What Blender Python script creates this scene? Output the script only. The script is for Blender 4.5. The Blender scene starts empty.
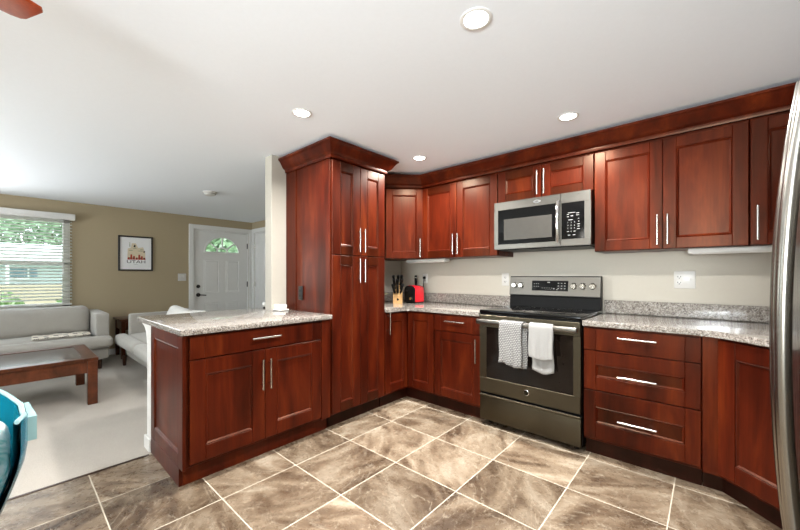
import bpy, bmesh, math, random
from mathutils import Matrix, Vector
random.seed(7)
PI = math.pi
R = math.radians
SC = bpy.context.scene
COL = SC.collection

# ------------------------------------------------------------------ camera
cam_d = bpy.data.cameras.new('camera')
cam_d.sensor_width = 36.0
cam_d.lens = 347.54 / 800 * 36.0
cam_d.shift_x = (400 - 394.3) / 800
cam_d.shift_y = (275.7 - 265) / 800
cam_d.clip_start = 0.05
cam = bpy.data.objects.new('camera', cam_d)
COL.objects.link(cam)
cam.location = (2.7173, -3.1263, 1.1606)
cam.rotation_euler = (R(90), 0, 0.7351)
SC.camera = cam

# ------------------------------------------------------------------ world, lights, exposure
CEIL = 2.178
world = bpy.data.worlds.new('sky')
SC.world = world
world.use_nodes = True
wn = world.node_tree
for n in list(wn.nodes):
    wn.nodes.remove(n)
wo = wn.nodes.new('ShaderNodeOutputWorld')
wb = wn.nodes.new('ShaderNodeBackground')
wb.inputs['Color'].default_value = (0.86, 0.93, 1.0, 1)
wb.inputs['Strength'].default_value = 3.6
wn.links.new(wb.outputs[0], wo.inputs[0])

def area_light(name, loc, rot, sx, sy, power, col=(1, 1, 1), spread=180):
    d = bpy.data.lights.new(name, 'AREA')
    d.shape = 'RECTANGLE'
    d.size = sx
    d.size_y = sy
    d.energy = power
    d.color = col
    d.spread = R(spread)
    o = bpy.data.objects.new(name, d)
    COL.objects.link(o)
    o.location = loc
    o.rotation_euler = rot
    return o

# added unseen fill lamps at the rear wall, aimed up to brighten the ceiling
area_light('fill_rear', (3.05, -5.54, 1.40), (R(126), 0, 0.12), 1.0, 1.0, 105, (0.92, 0.97, 1.0), 100)
area_light('fill_middle', (-0.75, -5.54, 1.40), (R(126), 0, -0.2), 1.2, 1.0, 16, (0.92, 0.97, 1.0), 110)
area_light('fill_living', (-2.3, -5.54, 1.35), (R(122), 0, 0), 1.5, 1.0, 22, (0.97, 0.98, 1.0), 110)
# added fill lamp standing in for front window daylight, left of the frame
area_light('fill_front', (-3.68, -3.84, 1.36), (R(124), 0, -R(90)), 0.95, 1.0, 14, (0.98, 0.99, 1.0), 120)

DOWNLIGHTS = [(2.034, -1.888), (0.832, -1.902), (2.052, -0.735), (0.865, -0.753)]
LAMP_W = 27
FILL_LIGHTS = [(2.30, -4.75), (0.35, -4.95)]      # unseen lights added on the dining side, behind the photographer, as fill
for (lx, ly) in DOWNLIGHTS + FILL_LIGHTS:
    d = bpy.data.lights.new('downlight_lamp', 'AREA')
    d.shape = 'DISK'
    d.size = 0.085
    d.energy = LAMP_W
    d.spread = R(156)
    d.color = (1.0, 0.975, 0.945)
    o = bpy.data.objects.new('downlight_lamp', d)
    COL.objects.link(o)
    o.location = (lx, ly, CEIL - 0.014)
FAN = (1.325, -3.67)
d = bpy.data.lights.new('added_fan_lamp', 'POINT')  # unseen light added under the fan to brighten the ceiling
d.energy = 5
d.shadow_soft_size = 0.09
d.color = (1.0, 0.95, 0.88)
o = bpy.data.objects.new('added_fan_lamp', d)
COL.objects.link(o)
o.location = (FAN[0], FAN[1], 1.78)

vs = SC.view_settings
vs.view_transform = 'Standard'
vs.look = 'None'
vs.gamma = 1
vs.use_curve_mapping = False
vs.exposure = 0.46

# ------------------------------------------------------------------ materials
def srgb(r, g, b):
    def f(c):
        c /= 255.0
        return c / 12.92 if c <= 0.04045 else ((c + 0.055) / 1.055) ** 2.4
    return (f(r), f(g), f(b), 1)

class NT:
    def __init__(self, name):
        self.m = bpy.data.materials.new(name)
        self.m.use_nodes = True
        self.t = self.m.node_tree
        self.b = self.t.nodes['Principled BSDF']
    def n(self, typ, **kw):
        nd = self.t.nodes.new(typ)
        for k, v in kw.items():
            setattr(nd, k, v)
        return nd
    def l(self, a, b):
        self.t.links.new(a, b)
    def set(self, **kw):
        for k, v in kw.items():
            self.b.inputs[k.replace('_', ' ')].default_value = v
    def coord(self, scale=(1, 1, 1), kind='Object', rot=(0, 0, 0), rand=False):
        tc = self.n('ShaderNodeTexCoord')
        mp = self.n('ShaderNodeMapping')
        mp.inputs['Scale'].default_value = scale
        mp.inputs['Rotation'].default_value = rot
        src = tc.outputs[kind]
        if rand:
            oi = self.n('ShaderNodeObjectInfo')
            mu = self.n('ShaderNodeVectorMath', operation='ADD')
            sc = self.n('ShaderNodeMath', operation='MULTIPLY')
            sc.inputs[1].default_value = 17.0
            self.l(oi.outputs['Random'], sc.inputs[0])
            self.l(src, mu.inputs[0])
            self.l(sc.outputs[0], mu.inputs[1])
            src = mu.outputs[0]
        self.l(src, mp.inputs['Vector'])
        return mp.outputs['Vector']
    def noise(self, vec, scale, detail=4, rough=0.55, dist=0.0):
        nd = self.n('ShaderNodeTexNoise')
        nd.inputs['Scale'].default_value = scale
        nd.inputs['Detail'].default_value = detail
        nd.inputs['Roughness'].default_value = rough
        nd.inputs['Distortion'].default_value = dist
        self.l(vec, nd.inputs['Vector'])
        return nd.outputs['Fac']
    def ramp(self, fac, stops):
        nd = self.n('ShaderNodeValToRGB')
        cr = nd.color_ramp
        while len(cr.elements) < len(stops):
            cr.elements.new(0.5)
        for e, (p, c) in zip(cr.elements, stops):
            e.position = p
            e.color = c
        self.l(fac, nd.inputs['Fac'])
        return nd.outputs['Color']
    def mix(self, fac, a, b, mode='MIX'):
        nd = self.n('ShaderNodeMix', data_type='RGBA', blend_type=mode)
        for s, v in ((nd.inputs[0], fac), (nd.inputs[6], a), (nd.inputs[7], b)):
            if hasattr(v, 'is_linked'):
                self.l(v, s)
            else:
                s.default_value = v
        return nd.outputs[2]
    def bump(self, h, strength=0.1, dist=0.01):
        nd = self.n('ShaderNodeBump')
        nd.inputs['Strength'].default_value = strength
        nd.inputs['Distance'].default_value = dist
        self.l(h, nd.inputs['Height'])
        self.l(nd.outputs['Normal'], self.b.inputs['Normal'])

def plain(name, col, rough=0.5, metal=0.0, noise=0.0, nscale=30, bump=0.0, coat=0.0):
    t = NT(name)
    t.set(Roughness=rough, Metallic=metal)
    if coat:
        t.b.inputs['Coat Weight'].default_value = coat
        t.b.inputs['Coat Roughness'].default_value = 0.12
    v = t.coord()
    f = t.noise(v, nscale)
    a = tuple(c * (1 - noise) for c in col[:3]) + (1,)
    b = tuple(min(1, c * (1 + noise)) for c in col[:3]) + (1,)
    t.l(t.ramp(f, [(0.3, a), (0.7, b)]), t.b.inputs['Base Color'])
    if bump:
        t.bump(f, bump, 0.004)
    return t.m

def wood(name, dark, mid, light, rough=0.3, scale=(1.0, 1.0, 0.16), coat=0.35):
    t = NT(name)
    t.set(Roughness=rough)
    t.b.inputs['Coat Weight'].default_value = coat
    t.b.inputs['Coat Roughness'].default_value = 0.2
    t.b.inputs['Specular IOR Level'].default_value = 0.2
    t.b.inputs['Specular Tint'].default_value = (1.0, 0.72, 0.5, 1)
    v = t.coord(scale, rand=True)
    blotch = t.noise(v, 7.0, 5, 0.6, 0.6)
    v2 = t.coord((60, 60, 2.2), rand=True)
    grain = t.noise(v2, 1.6, 3, 0.6)
    c1 = t.ramp(blotch, [(0.28, dark), (0.52, mid), (0.78, light)])
    c2 = t.ramp(grain, [(0.35, (0.72, 0.68, 0.66, 1)), (0.7, (1.06, 1.06, 1.06, 1))])
    t.l(t.mix(0.6, c1, c2, 'MULTIPLY'), t.b.inputs['Base Color'])
    t.bump(grain, 0.03, 0.002)
    return t.m

MT = {}
MT['cherry'] = wood('cherry_wood', srgb(38, 8, 4), srgb(74, 22, 8), srgb(106, 43, 16), 0.32, coat=0.0)
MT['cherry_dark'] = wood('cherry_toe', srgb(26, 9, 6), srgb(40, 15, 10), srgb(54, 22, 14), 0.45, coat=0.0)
MT['cherry_deep'] = wood('cherry_wood_deep', srgb(32, 8, 3), srgb(58, 18, 5), srgb(82, 33, 10), 0.32, coat=0.0)
MT['brown'] = wood('brown_wood', srgb(52, 25, 14), srgb(80, 41, 24), srgb(108, 58, 36), 0.3, (0.3, 1, 1))
MT['espresso'] = wood('espresso_wood', srgb(34, 20, 15), srgb(50, 30, 22), srgb(70, 42, 30), 0.35)
MT['fan_wood'] = wood('fan_wood', srgb(150, 52, 22), srgb(190, 80, 40), srgb(208, 104, 58), 0.35, (0.3, 1, 1))
MT['light_wood'] = wood('light_wood', srgb(180, 140, 90), srgb(208, 170, 118), srgb(226, 194, 146), 0.45)

def steel(name, col, rough, streak=(2, 2, 160)):
    t = NT(name)
    t.set(Metallic=1.0, Roughness=rough)
    v = t.coord(streak)
    f = t.noise(v, 3.0, 3)
    a = tuple(c * 0.9 for c in col[:3]) + (1,)
    t.l(t.ramp(f, [(0.3, a), (0.7, col)]), t.b.inputs['Base Color'])
    t.l(t.ramp(f, [(0.3, (rough * 0.85,) * 3 + (1,)), (0.7, (rough * 1.2,) * 3 + (1,))]), t.b.inputs['Roughness'])
    return t.m
MT['steel'] = steel('brushed_steel', srgb(128, 125, 120), 0.28, (160, 160, 2))
MT['steel_h'] = steel('brushed_steel_horizontal', srgb(112, 109, 103), 0.32, (2, 160, 160))
MT['steel_bar'] = plain('polished_steel', srgb(150, 147, 140), 0.24, 1.0, 0.03, 4)
MT['slate'] = steel('slate_steel', srgb(80, 74, 61), 0.38, (2, 160, 160))
MT['nickel'] = plain('satin_nickel', srgb(196, 192, 184), 0.22, 1.0)
MT['chrome'] = plain('chrome', srgb(230, 230, 230), 0.08, 1.0)
MT['white'] = plain('white_paint', srgb(224, 223, 220), 0.4, 0, 0.01)
MT['white_plastic'] = plain('white_plastic', srgb(206, 204, 199), 0.3, 0, 0.01)
MT['ceramic'] = plain('white_ceramic', srgb(240, 238, 232), 0.12, 0, 0.01, coat=0.5)
MT['ceiling'] = plain('ceiling_paint', srgb(237, 241, 246), 0.85, 0, 0.008, 60, 0.02)
MT['wall_tan'] = plain('tan_wall_paint', srgb(165, 150, 122), 0.75, 0, 0.012, 50, 0.02)
MT['wall_beige'] = plain('beige_wall_paint', srgb(190, 184, 171), 0.7, 0, 0.012, 50, 0.02)
MT['black'] = plain('black_plastic', srgb(14, 14, 14), 0.4, 0, 0.05)
MT['black'].node_tree.nodes['Principled BSDF'].inputs['Specular IOR Level'].default_value = 0.12
MT['black_glass'] = plain('black_glass', srgb(8, 8, 8), 0.08, 0, 0.02)
MT['oven_glass'] = plain('oven_glass', srgb(20, 15, 12), 0.09, 0, 0.1)
MT['mw_glass'] = plain('microwave_window', srgb(62, 60, 56), 0.2, 0, 0.04)
for k_ in ('black_glass', 'oven_glass', 'mw_glass'):
    MT[k_].node_tree.nodes['Principled BSDF'].inputs['Specular IOR Level'].default_value = 0.2
MT['dark_frame'] = plain('dark_frame', srgb(26, 22, 21), 0.35, 0, 0.05)
MT['bronze'] = plain('dark_bronze', srgb(26, 22, 20), 0.45, 0.3)
MT['red'] = plain('red_enamel', srgb(196, 20, 34), 0.25, 0, 0.04, coat=0.5)
MT['wall_beige_dimmed'] = plain('dimmed_beige_wall_paint', srgb(176, 171, 160), 0.75, 0, 0.012, 50, 0.02)  # same beige, darkened in colour to offset lamp light on the partition
MT['table_gloss'] = plain('glossy_dark_top', srgb(52, 38, 30), 0.12, 0, 0.05, 12, coat=0.4)
MT['paper'] = plain('print_paper', srgb(232, 232, 232), 0.6, 0, 0.01)
MT['ink'] = plain('dark_ink', srgb(44, 38, 34), 0.6)
MT['ink_sand'] = plain('sand_ink', srgb(214, 200, 172), 0.6, 0, 0.05)
MT['ink_rust'] = plain('rust_ink', srgb(168, 62, 36), 0.6, 0, 0.1)
MT['ink_green'] = plain('sage_ink', srgb(150, 156, 132), 0.6, 0, 0.1)
MT['mark'] = plain('light_marking', srgb(130, 130, 127), 0.5)
MT['soil'] = plain('soil', srgb(60, 44, 32), 0.9)
MT['teal'] = plain('turquoise_plastic', srgb(10, 104, 124), 0.25, 0, 0.12, 6, coat=0.4)
MT['teal_rim'] = plain('pale_turquoise_rim', srgb(158, 196, 198), 0.3, 0, 0.03)
MT['fascia'] = plain('fascia_white', srgb(214, 216, 214), 0.6)
MT['roof'] = plain('roof_shingle', srgb(140, 140, 142), 0.85, 0, 0.15)
MT['deck'] = plain('deck_tan', srgb(176, 160, 136), 0.8, 0, 0.08)
MT['bark'] = plain('bark', srgb(96, 78, 60), 0.9, 0, 0.2)
MT['house_glass'] = plain('house_glass', srgb(88, 116, 124), 0.15, 0, 0.05)

def siding(name, col):
    t = NT(name)
    t.set(Roughness=0.7)
    v = t.coord((1, 1, 1))
    w = t.n('ShaderNodeTexWave', wave_type='BANDS', bands_direction='Z', wave_profile='SAW')
    w.inputs['Scale'].default_value = 1.6
    t.l(v, w.inputs['Vector'])
    t.l(t.ramp(w.outputs['Fac'], [(0.0, tuple(c * .8 for c in col[:3]) + (1,)), (0.15, col)]), t.b.inputs['Base Color'])
    return t.m
MT['siding'] = siding('pale_siding', srgb(158, 172, 168))

def fabric(name, col, rough=0.9, scale=420, var=0.12):
    t = NT(name)
    t.set(Roughness=rough)
    t.b.inputs['Sheen Weight'].default_value = 0.25
    v = t.coord()
    f = t.noise(v, scale, 2, 0.7)
    g = t.noise(v, 9, 3)
    a = tuple(c * (1 - var) for c in col[:3]) + (1,)
    b = tuple(min(1, c * (1 + var)) for c in col[:3]) + (1,)
    c = t.ramp(f, [(0.3, a), (0.7, b)])
    c2 = t.ramp(g, [(0.3, (0.94, 0.94, 0.94, 1)), (0.7, (1, 1, 1, 1))])
    t.l(t.mix(1.0, c, c2, 'MULTIPLY'), t.b.inputs['Base Color'])
    t.bump(f, 0.25, 0.003)
    return t.m
MT['sofa'] = fabric('oatmeal_fabric', srgb(162, 158, 150))
MT['pillow'] = fabric('white_pillow_fabric', srgb(222, 220, 214))
MT['towel'] = fabric('white_towel_cloth', srgb(152, 151, 148), 0.95, 300, 0.06)
MT['cushion'] = None

def cloud_fabric():
    t = NT('clouded_cushion_fabric')
    t.set(Roughness=0.7)
    v = t.coord()
    f = t.noise(v, 11, 4, 0.6, 1.2)
    t.l(t.ramp(f, [(0.36, srgb(70, 160, 150)), (0.46, srgb(206, 210, 204)), (0.62, srgb(226, 226, 222)), (0.72, srgb(150, 156, 156))]), t.b.inputs['Base Color'])
    return t.m
MT['cushion'] = cloud_fabric()

def waffle():
    t = NT('waffle_towel_cloth')
    t.set(Roughness=0.95)
    v = t.coord(rot=(R(90), 0, 0))
    b = t.n('ShaderNodeTexBrick')
    b.inputs['Scale'].default_value = 1.0
    b.inputs['Brick Width'].default_value = 0.017
    b.inputs['Row Height'].default_value = 0.0125
    b.inputs['Mortar Size'].default_value = 0.0019
    b.inputs['Mortar Smooth'].default_value = 0.4
    b.inputs['Color1'].default_value = srgb(162, 161, 158)
    b.inputs['Color2'].default_value = srgb(150, 149, 147)
    b.inputs['Mortar'].default_value = srgb(62, 62, 62)
    t.l(v, b.inputs['Vector'])
    t.l(b.outputs['Color'], t.b.inputs['Base Color'])
    t.bump(b.outputs['Fac'], -0.4, 0.003)
    return t.m
MT['waffle'] = waffle()

def granite():
    t = NT('speckled_granite')
    t.set(Roughness=0.12)
    t.b.inputs['Coat Weight'].default_value = 0.3
    v = t.coord()
    vo = t.n('ShaderNodeTexVoronoi')
    vo.inputs['Scale'].default_value = 190
    t.l(v, vo.inputs['Vector'])
    sep = t.n('ShaderNodeSeparateColor')
    t.l(vo.outputs['Color'], sep.inputs[0])
    c1 = t.ramp(sep.outputs[0], [(0.0, srgb(40, 36, 34)), (0.18, srgb(80, 73, 69)), (0.40, srgb(120, 113, 105)), (0.66, srgb(150, 145, 137)), (0.9, srgb(184, 180, 173))])
    f = t.noise(v, 60, 4, 0.7)
    c2 = t.ramp(f, [(0.34, srgb(62, 55, 51)), (0.46, srgb(132, 122, 112)), (0.62, srgb(178, 173, 166))])
    t.l(t.mix(0.42, c1, c2), t.b.inputs['Base Color'])
    return t.m
MT['granite'] = granite()

def tiles():
    t = NT('stone_floor_tile')
    P0, TX, TY = 0.4335, 0.8415, -1.5179
    tc = t.n('ShaderNodeTexCoord')
    def vm(op, a, b=None):
        nd = t.n('ShaderNodeVectorMath', operation=op)
        for i, v in enumerate((a, b)):
            if v is None:
                continue
            if hasattr(v, 'is_linked'):
                t.l(v, nd.inputs[i])
            else:
                nd.inputs[i].default_value = v
        return nd.outputs[0]
    def ma(op, a, b=None):
        nd = t.n('ShaderNodeMath', operation=op)
        for i, v in enumerate((a, b)):
            if v is None:
                continue
            if hasattr(v, 'is_linked'):
                t.l(v, nd.inputs[i])
            else:
                nd.inputs[i].default_value = v
        return nd.outputs[0]
    p = vm('MULTIPLY', vm('SUBTRACT', tc.outputs['Object'], (TX, TY, 0)), (1 / P0, 1 / P0, 0))
    idv = vm('FLOOR', vm('ADD', p, (0, 0, 0.5)))
    fr = vm('FRACTION', p)
    sx = t.n('ShaderNodeSeparateXYZ')
    t.l(fr, sx.inputs[0])
    ex = ma('MINIMUM', sx.outputs[0], ma('SUBTRACT', 1.0, sx.outputs[0]))
    ey = ma('MINIMUM', sx.outputs[1], ma('SUBTRACT', 1.0, sx.outputs[1]))
    e = ma('MINIMUM', ex, ey)
    wn_ = t.n('ShaderNodeTexWhiteNoise', noise_dimensions='3D')
    t.l(idv, wn_.inputs['Vector'])
    rnd = wn_.outputs['Color']
    rval = wn_.outputs['Value']
    # every tile is cut from another piece of stone, turned its own way
    vr = t.n('ShaderNodeVectorRotate', rotation_type='Z_AXIS')
    t.l(tc.outputs['Object'], vr.inputs['Vector'])
    t.l(ma('MULTIPLY', rval, 6.28), vr.inputs['Angle'])
    q = vm('ADD', vr.outputs[0], vm('MULTIPLY', rnd, (40, 40, 40)))
    qs = vm('MULTIPLY', q, (1.0, 2.2, 1.0))
    n1 = t.noise(qs, 1.9, 5, 0.52, 1.6)
    n2 = t.noise(q, 26, 5, 0.7)
    n3 = t.noise(qs, 2.0, 5, 0.55, 2.2)
    base = t.ramp(n1, [(0.28, srgb(62, 48, 36)), (0.42, srgb(98, 82, 66)), (0.55, srgb(128, 113, 95)), (0.75, srgb(156, 145, 129))])
    grain = t.ramp(n2, [(0.3, (0.86, 0.85, 0.84, 1)), (0.7, (1.05, 1.05, 1.04, 1))])
    c = t.mix(0.7, base, grain, 'MULTIPLY')
    tone = t.ramp(rval, [(0.0, (0.66, 0.63, 0.60, 1)), (0.5, (1.06, 1.05, 1.04, 1)), (1.0, (1.3, 1.3, 1.3, 1))])
    c = t.mix(1.0, c, tone, 'MULTIPLY')
    veinm = ma('ABSOLUTE', ma('SUBTRACT', n3, 0.5))
    vein = t.ramp(veinm, [(0.0, (1, 1, 1, 1)), (0.011, (0, 0, 0, 1))])
    n4 = t.noise(q, 6.5, 4, 0.6, 2.6)
    vein2 = t.ramp(ma('ABSOLUTE', ma('SUBTRACT', n4, 0.52)), [(0.0, (1, 1, 1, 1)), (0.009, (0, 0, 0, 1))])
    n5 = t.noise(vm('MULTIPLY', q, (3.0, 14.0, 1.0)), 2.2, 5, 0.65, 1.0)
    c = t.mix(0.55, c, t.ramp(n5, [(0.3, (0.72, 0.69, 0.65, 1)), (0.65, (1.12, 1.11, 1.1, 1))]), 'MULTIPLY')
    c = t.mix(ma('MULTIPLY', vein2, 0.3), c, srgb(186, 176, 158))
    c = t.mix(ma('MULTIPLY', vein, 0.42), c, srgb(176, 164, 145))
    g = t.ramp(e, [(0.0, (1, 1, 1, 1)), (0.0055, (1, 1, 1, 1)), (0.008, (0, 0, 0, 1))])
    c = t.mix(g, c, srgb(190, 180, 162))
    t.l(c, t.b.inputs['Base Color'])
    r = t.ramp(n2, [(0.3, (0.22, 0.22, 0.22, 1)), (0.7, (0.36, 0.36, 0.36, 1))])
    t.l(t.mix(g, r, (0.8, 0.8, 0.8, 1)), t.b.inputs['Roughness'])
    inv = ma('SUBTRACT', 1.0, g)
    t.bump(ma('ADD', inv, ma('MULTIPLY', n2, 0.12)), 0.25, 0.003)
    return t.m
MT['tiles'] = tiles()

def carpet():
    t = NT('pale_carpet')
    t.set(Roughness=1.0)
    v = t.coord()
    f = t.noise(v, 260, 3, 0.8)
    g = t.noise(v, 2.2, 3, 0.5)
    c = t.ramp(f, [(0.3, srgb(170, 161, 150)), (0.7, srgb(206, 199, 189))])
    c2 = t.ramp(g, [(0.35, (0.9, 0.9, 0.9, 1)), (0.65, (1, 1, 1, 1))])
    t.l(t.mix(1.0, c, c2, 'MULTIPLY'), t.b.inputs['Base Color'])
    t.bump(f, 0.6, 0.006)
    return t.m
MT['carpet'] = carpet()

def glass_pane():
    t = NT('window_glass')
    for nd in list(t.t.nodes):
        t.t.nodes.remove(nd)
    o = t.n('ShaderNodeOutputMaterial')
    tr = t.n('ShaderNodeBsdfTransparent')
    tr.inputs[0].default_value = (0.95, 0.98, 0.97, 1)
    gl = t.n('ShaderNodeBsdfGlossy')
    gl.inputs['Roughness'].default_value = 0.02
    fr = t.n('ShaderNodeFresnel')
    fr.inputs['IOR'].default_value = 1.45
    mx = t.n('ShaderNodeMixShader')
    t.l(fr.outputs[0], mx.inputs[0])
    t.l(tr.outputs[0], mx.inputs[1])
    t.l(gl.outputs[0], mx.inputs[2])
    t.l(mx.outputs[0], o.inputs[0])
    return t.m
MT['glass'] = glass_pane()

def leaf(name, a, b):
    t = NT(name)
    t.set(Roughness=0.6)
    v = t.coord()
    f = t.noise(v, 5, 4, 0.7)
    t.l(t.ramp(f, [(0.3, a), (0.7, b)]), t.b.inputs['Base Color'])
    return t.m
MT['leaf_tree'] = leaf('tree_leaves', srgb(112, 140, 108), srgb(176, 198, 164))
MT['leaf_hedge'] = leaf('hedge_leaves', srgb(96, 134, 84), srgb(172, 194, 136))
MT['leaf_pot'] = leaf('pot_leaves', srgb(70, 92, 40), srgb(168, 160, 84))
MT['grass'] = leaf('lawn', srgb(98, 124, 84), srgb(134, 156, 112))

def emit(name, col, s):
    t = NT(name)
    t.set(Base_Color=col, Emission_Color=col, Emission_Strength=s)
    return t.m
MT['lens'] = emit('lamp_lens', (1.0, 0.96, 0.90, 1), 12.0)
MT['globe'] = emit('lamp_globe', (1.0, 0.95, 0.88, 1), 2.0)

def throw():
    t = NT('patterned_throw')
    t.set(Roughness=0.95)
    v = t.coord()
    ck = t.n('ShaderNodeTexChecker')
    ck.inputs['Scale'].default_value = 24
    ck.inputs['Color1'].default_value = srgb(52, 46, 42)
    ck.inputs['Color2'].default_value = srgb(226, 218, 204)
    t.l(v, ck.inputs['Vector'])
    sp = t.n('ShaderNodeSeparateXYZ')
    t.l(v, sp.inputs[0])
    w = t.n('ShaderNodeMath', operation='PINGPONG')
    w.inputs[1].default_value = 0.055
    t.l(sp.outputs[0], w.inputs[0])
    m = t.ramp(w.outputs[0], [(0.0, (0, 0, 0, 1)), (0.033, (0, 0, 0, 1)), (0.036, (1, 1, 1, 1))])
    t.l(t.mix(m, srgb(222, 214, 200), ck.outputs['Color']), t.b.inputs['Base Color'])
    return t.m
MT['throw'] = throw()
def slat():
    t = NT('blind_slat')
    t.set(Roughness=0.5, Base_Color=srgb(236, 236, 232))
    tl = t.n('ShaderNodeBsdfTranslucent')
    tl.inputs['Color'].default_value = srgb(236, 236, 230)
    mx = t.n('ShaderNodeMixShader')
    mx.inputs[0].default_value = 0.55
    out = t.t.nodes['Material Output']
    t.l(t.b.outputs[0], mx.inputs[1])
    t.l(tl.outputs[0], mx.inputs[2])
    t.l(mx.outputs[0], out.inputs['Surface'])
    return t.m
MT['slat'] = slat()

# ------------------------------------------------------------------ mesh helpers
WM = {}      # world matrix of every object that may be a parent

class G:
    """collects shapes in world (or thing-local) coordinates, links ONE mesh object"""
    def __init__(self):
        self.bm = bmesh.new()
        self.mi = 0
    def _new(self, geom_faces):
        for f in geom_faces:
            f.material_index = self.mi
    def box(self, x0, x1, y0, y1, z0, z1, bev=0.0, seg=1):
        x0, x1 = sorted((x0, x1)); y0, y1 = sorted((y0, y1)); z0, z1 = sorted((z0, z1))
        bm = self.bm
        vs_ = [bm.verts.new(p) for p in ((x0, y0, z0), (x1, y0, z0), (x1, y1, z0), (x0, y1, z0),
                                         (x0, y0, z1), (x1, y0, z1), (x1, y1, z1), (x0, y1, z1))]
        fs = [bm.faces.new([vs_[i] for i in q]) for q in
              ((3, 2, 1, 0), (4, 5, 6, 7), (0, 1, 5, 4), (1, 2, 6, 5), (2, 3, 7, 6), (3, 0, 4, 7))]
        self._new(fs)
        if bev > 0:
            es = list({e for f in fs for e in f.edges})
            r = bmesh.ops.bevel(bm, geom=es, offset=min(bev, .49 * min(x1 - x0, y1 - y0, z1 - z0)), segments=seg, profile=0.5, affect='EDGES', clamp_overlap=True)
            self._new(r['faces'])
            fs = list({f for v in r['verts'] for f in v.link_faces} | {f for f in fs if f.is_valid})
        return fs
    def cyl(self, p0, p1, r, r2=None, seg=16, cap=True):
        p0, p1 = Vector(p0), Vector(p1)
        r2 = r if r2 is None else r2
        d = (p1 - p0).normalized()
        a = d.orthogonal().normalized(); b = d.cross(a)
        bm = self.bm
        A = [bm.verts.new(p0 + (a * math.cos(2 * PI * i / seg) + b * math.sin(2 * PI * i / seg)) * r) for i in range(seg)]
        B = [bm.verts.new(p1 + (a * math.cos(2 * PI * i / seg) + b * math.sin(2 * PI * i / seg)) * r2) for i in range(seg)]
        fs = [bm.faces.new((A[i], A[(i + 1) % seg], B[(i + 1) % seg], B[i])) for i in range(seg)]
        if cap:
            fs += [bm.faces.new(A[::-1]), bm.faces.new(B)]
        self._new(fs)
    def tube(self, pts, r, seg=10, closed=False, flat=1.0):
        pts = [Vector(p) for p in pts]
        bm = self.bm; rings = []
        n = len(pts); up = None
        for i, p in enumerate(pts):
            if closed:
                t = (pts[(i + 1) % n] - pts[i - 1]).normalized()
            else:
                t = (pts[min(i + 1, n - 1)] - pts[max(i - 1, 0)]).normalized()
            if up is None:
                up = t.orthogonal().normalized()
            up = (up - t * up.dot(t)).normalized()
            s = t.cross(up)
            rr = r[i] if isinstance(r, (list, tuple)) else r
            rings.append([bm.verts.new(p + (up * math.cos(2 * PI * k / seg) + s * math.sin(2 * PI * k / seg) * flat) * rr) for k in range(seg)])
        fs = []
        for i in range(n if closed else n - 1):
            A, B = rings[i], rings[(i + 1) % n]
            fs += [bm.faces.new((A[k], A[(k + 1) % seg], B[(k + 1) % seg], B[k])) for k in range(seg)]
        if not closed:
            fs += [bm.faces.new(rings[0][::-1]), bm.faces.new(rings[-1])]
        self._new(fs)
    def lathe(self, prof, c, seg=32, axis='z'):
        bm = self.bm; rings = []
        for (r, h) in prof:
            ring = []
            for i in range(seg):
                a = 2 * PI * i / seg
                u, v = r * math.cos(a), r * math.sin(a)
                p = {'z': (u, v, h), 'y': (u, h, v), 'x': (h, u, v)}[axis]
                ring.append(bm.verts.new((c[0] + p[0], c[1] + p[1], c[2] + p[2])))
            rings.append(ring)
        fs = []
        for A, B in zip(rings, rings[1:]):
            fs += [bm.faces.new((A[i], A[(i + 1) % seg], B[(i + 1) % seg], B[i])) for i in range(seg)]
        if prof[0][0] > 1e-6: fs.append(bm.faces.new(rings[0][::-1]))
        if prof[-1][0] > 1e-6: fs.append(bm.faces.new(rings[-1]))
        self._new(fs)
    def prism(self, poly, lo, hi, axis='z', bev=0.0, seg=2):
        def pt(a, b, h):
            return {'z': (a, b, h), 'y': (a, h, b), 'x': (h, a, b)}[axis]
        bm = self.bm
        A = [bm.verts.new(pt(a, b, lo)) for a, b in poly]
        B = [bm.verts.new(pt(a, b, hi)) for a, b in poly]
        n = len(poly)
        fs = [bm.faces.new((A[i], A[(i + 1) % n], B[(i + 1) % n], B[i])) for i in range(n)]
        fa, fb = bm.faces.new(A[::-1]), bm.faces.new(B)
        fs += [fa, fb]
        self._new(fs)
        if bev:
            es = list(fa.edges) + list(fb.edges)
            r = bmesh.ops.bevel(bm, geom=es, offset=bev, segments=seg, profile=0.5, affect='EDGES')
            self._new(r['faces'])
    def poly(self, pts):
        f = self.bm.faces.new([self.bm.verts.new(p) for p in pts])
        self._new([f])
        return f
    def soft(self, x0, x1, y0, y1, z0, z1, r=0.05, puff=(0, 0, 0), n=10, wob=0.0):
        """rounded, slightly puffed box: cushions"""
        c = Vector(((x0 + x1) / 2, (y0 + y1) / 2, (z0 + z1) / 2))
        h = Vector((abs(x1 - x0) / 2, abs(y1 - y0) / 2, abs(z1 - z0) / 2))
        r = min(r, h.x, h.y, h.z)
        bm = self.bm; cache = {}
        ph = random.random() * 6
        def vert(p):
            k = tuple(round(q, 5) for q in p)
            if k in cache: return cache[k]
            q = Vector((p[0] * h.x, p[1] * h.y, p[2] * h.z))
            inner = Vector([max(-h[i] + r, min(h[i] - r, q[i])) for i in range(3)])
            d = q - inner
            if d.length > 1e-9:
                d = d.normalized() * r
            q = inner + d
            u = p
            for i in range(3):
                j, kk = [a for a in range(3) if a != i]
                q[i] += puff[i] * u[i] * (1 - u[j] ** 2) * (1 - u[kk] ** 2)
            if wob:
                q += Vector((math.sin(9 * q.y + ph + 5 * q.z), math.sin(8 * q.x + 2 * ph), math.sin(7 * q.x + 9 * q.y + ph))) * wob
            v = bm.verts.new(c + q)
            cache[k] = v
            return v
        # denser lines near the edges so the rounding shows
        ts = [math.sin((-1 + 2 * i / n) * PI / 2) for i in range(n + 1)]
        fs = []
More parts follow.
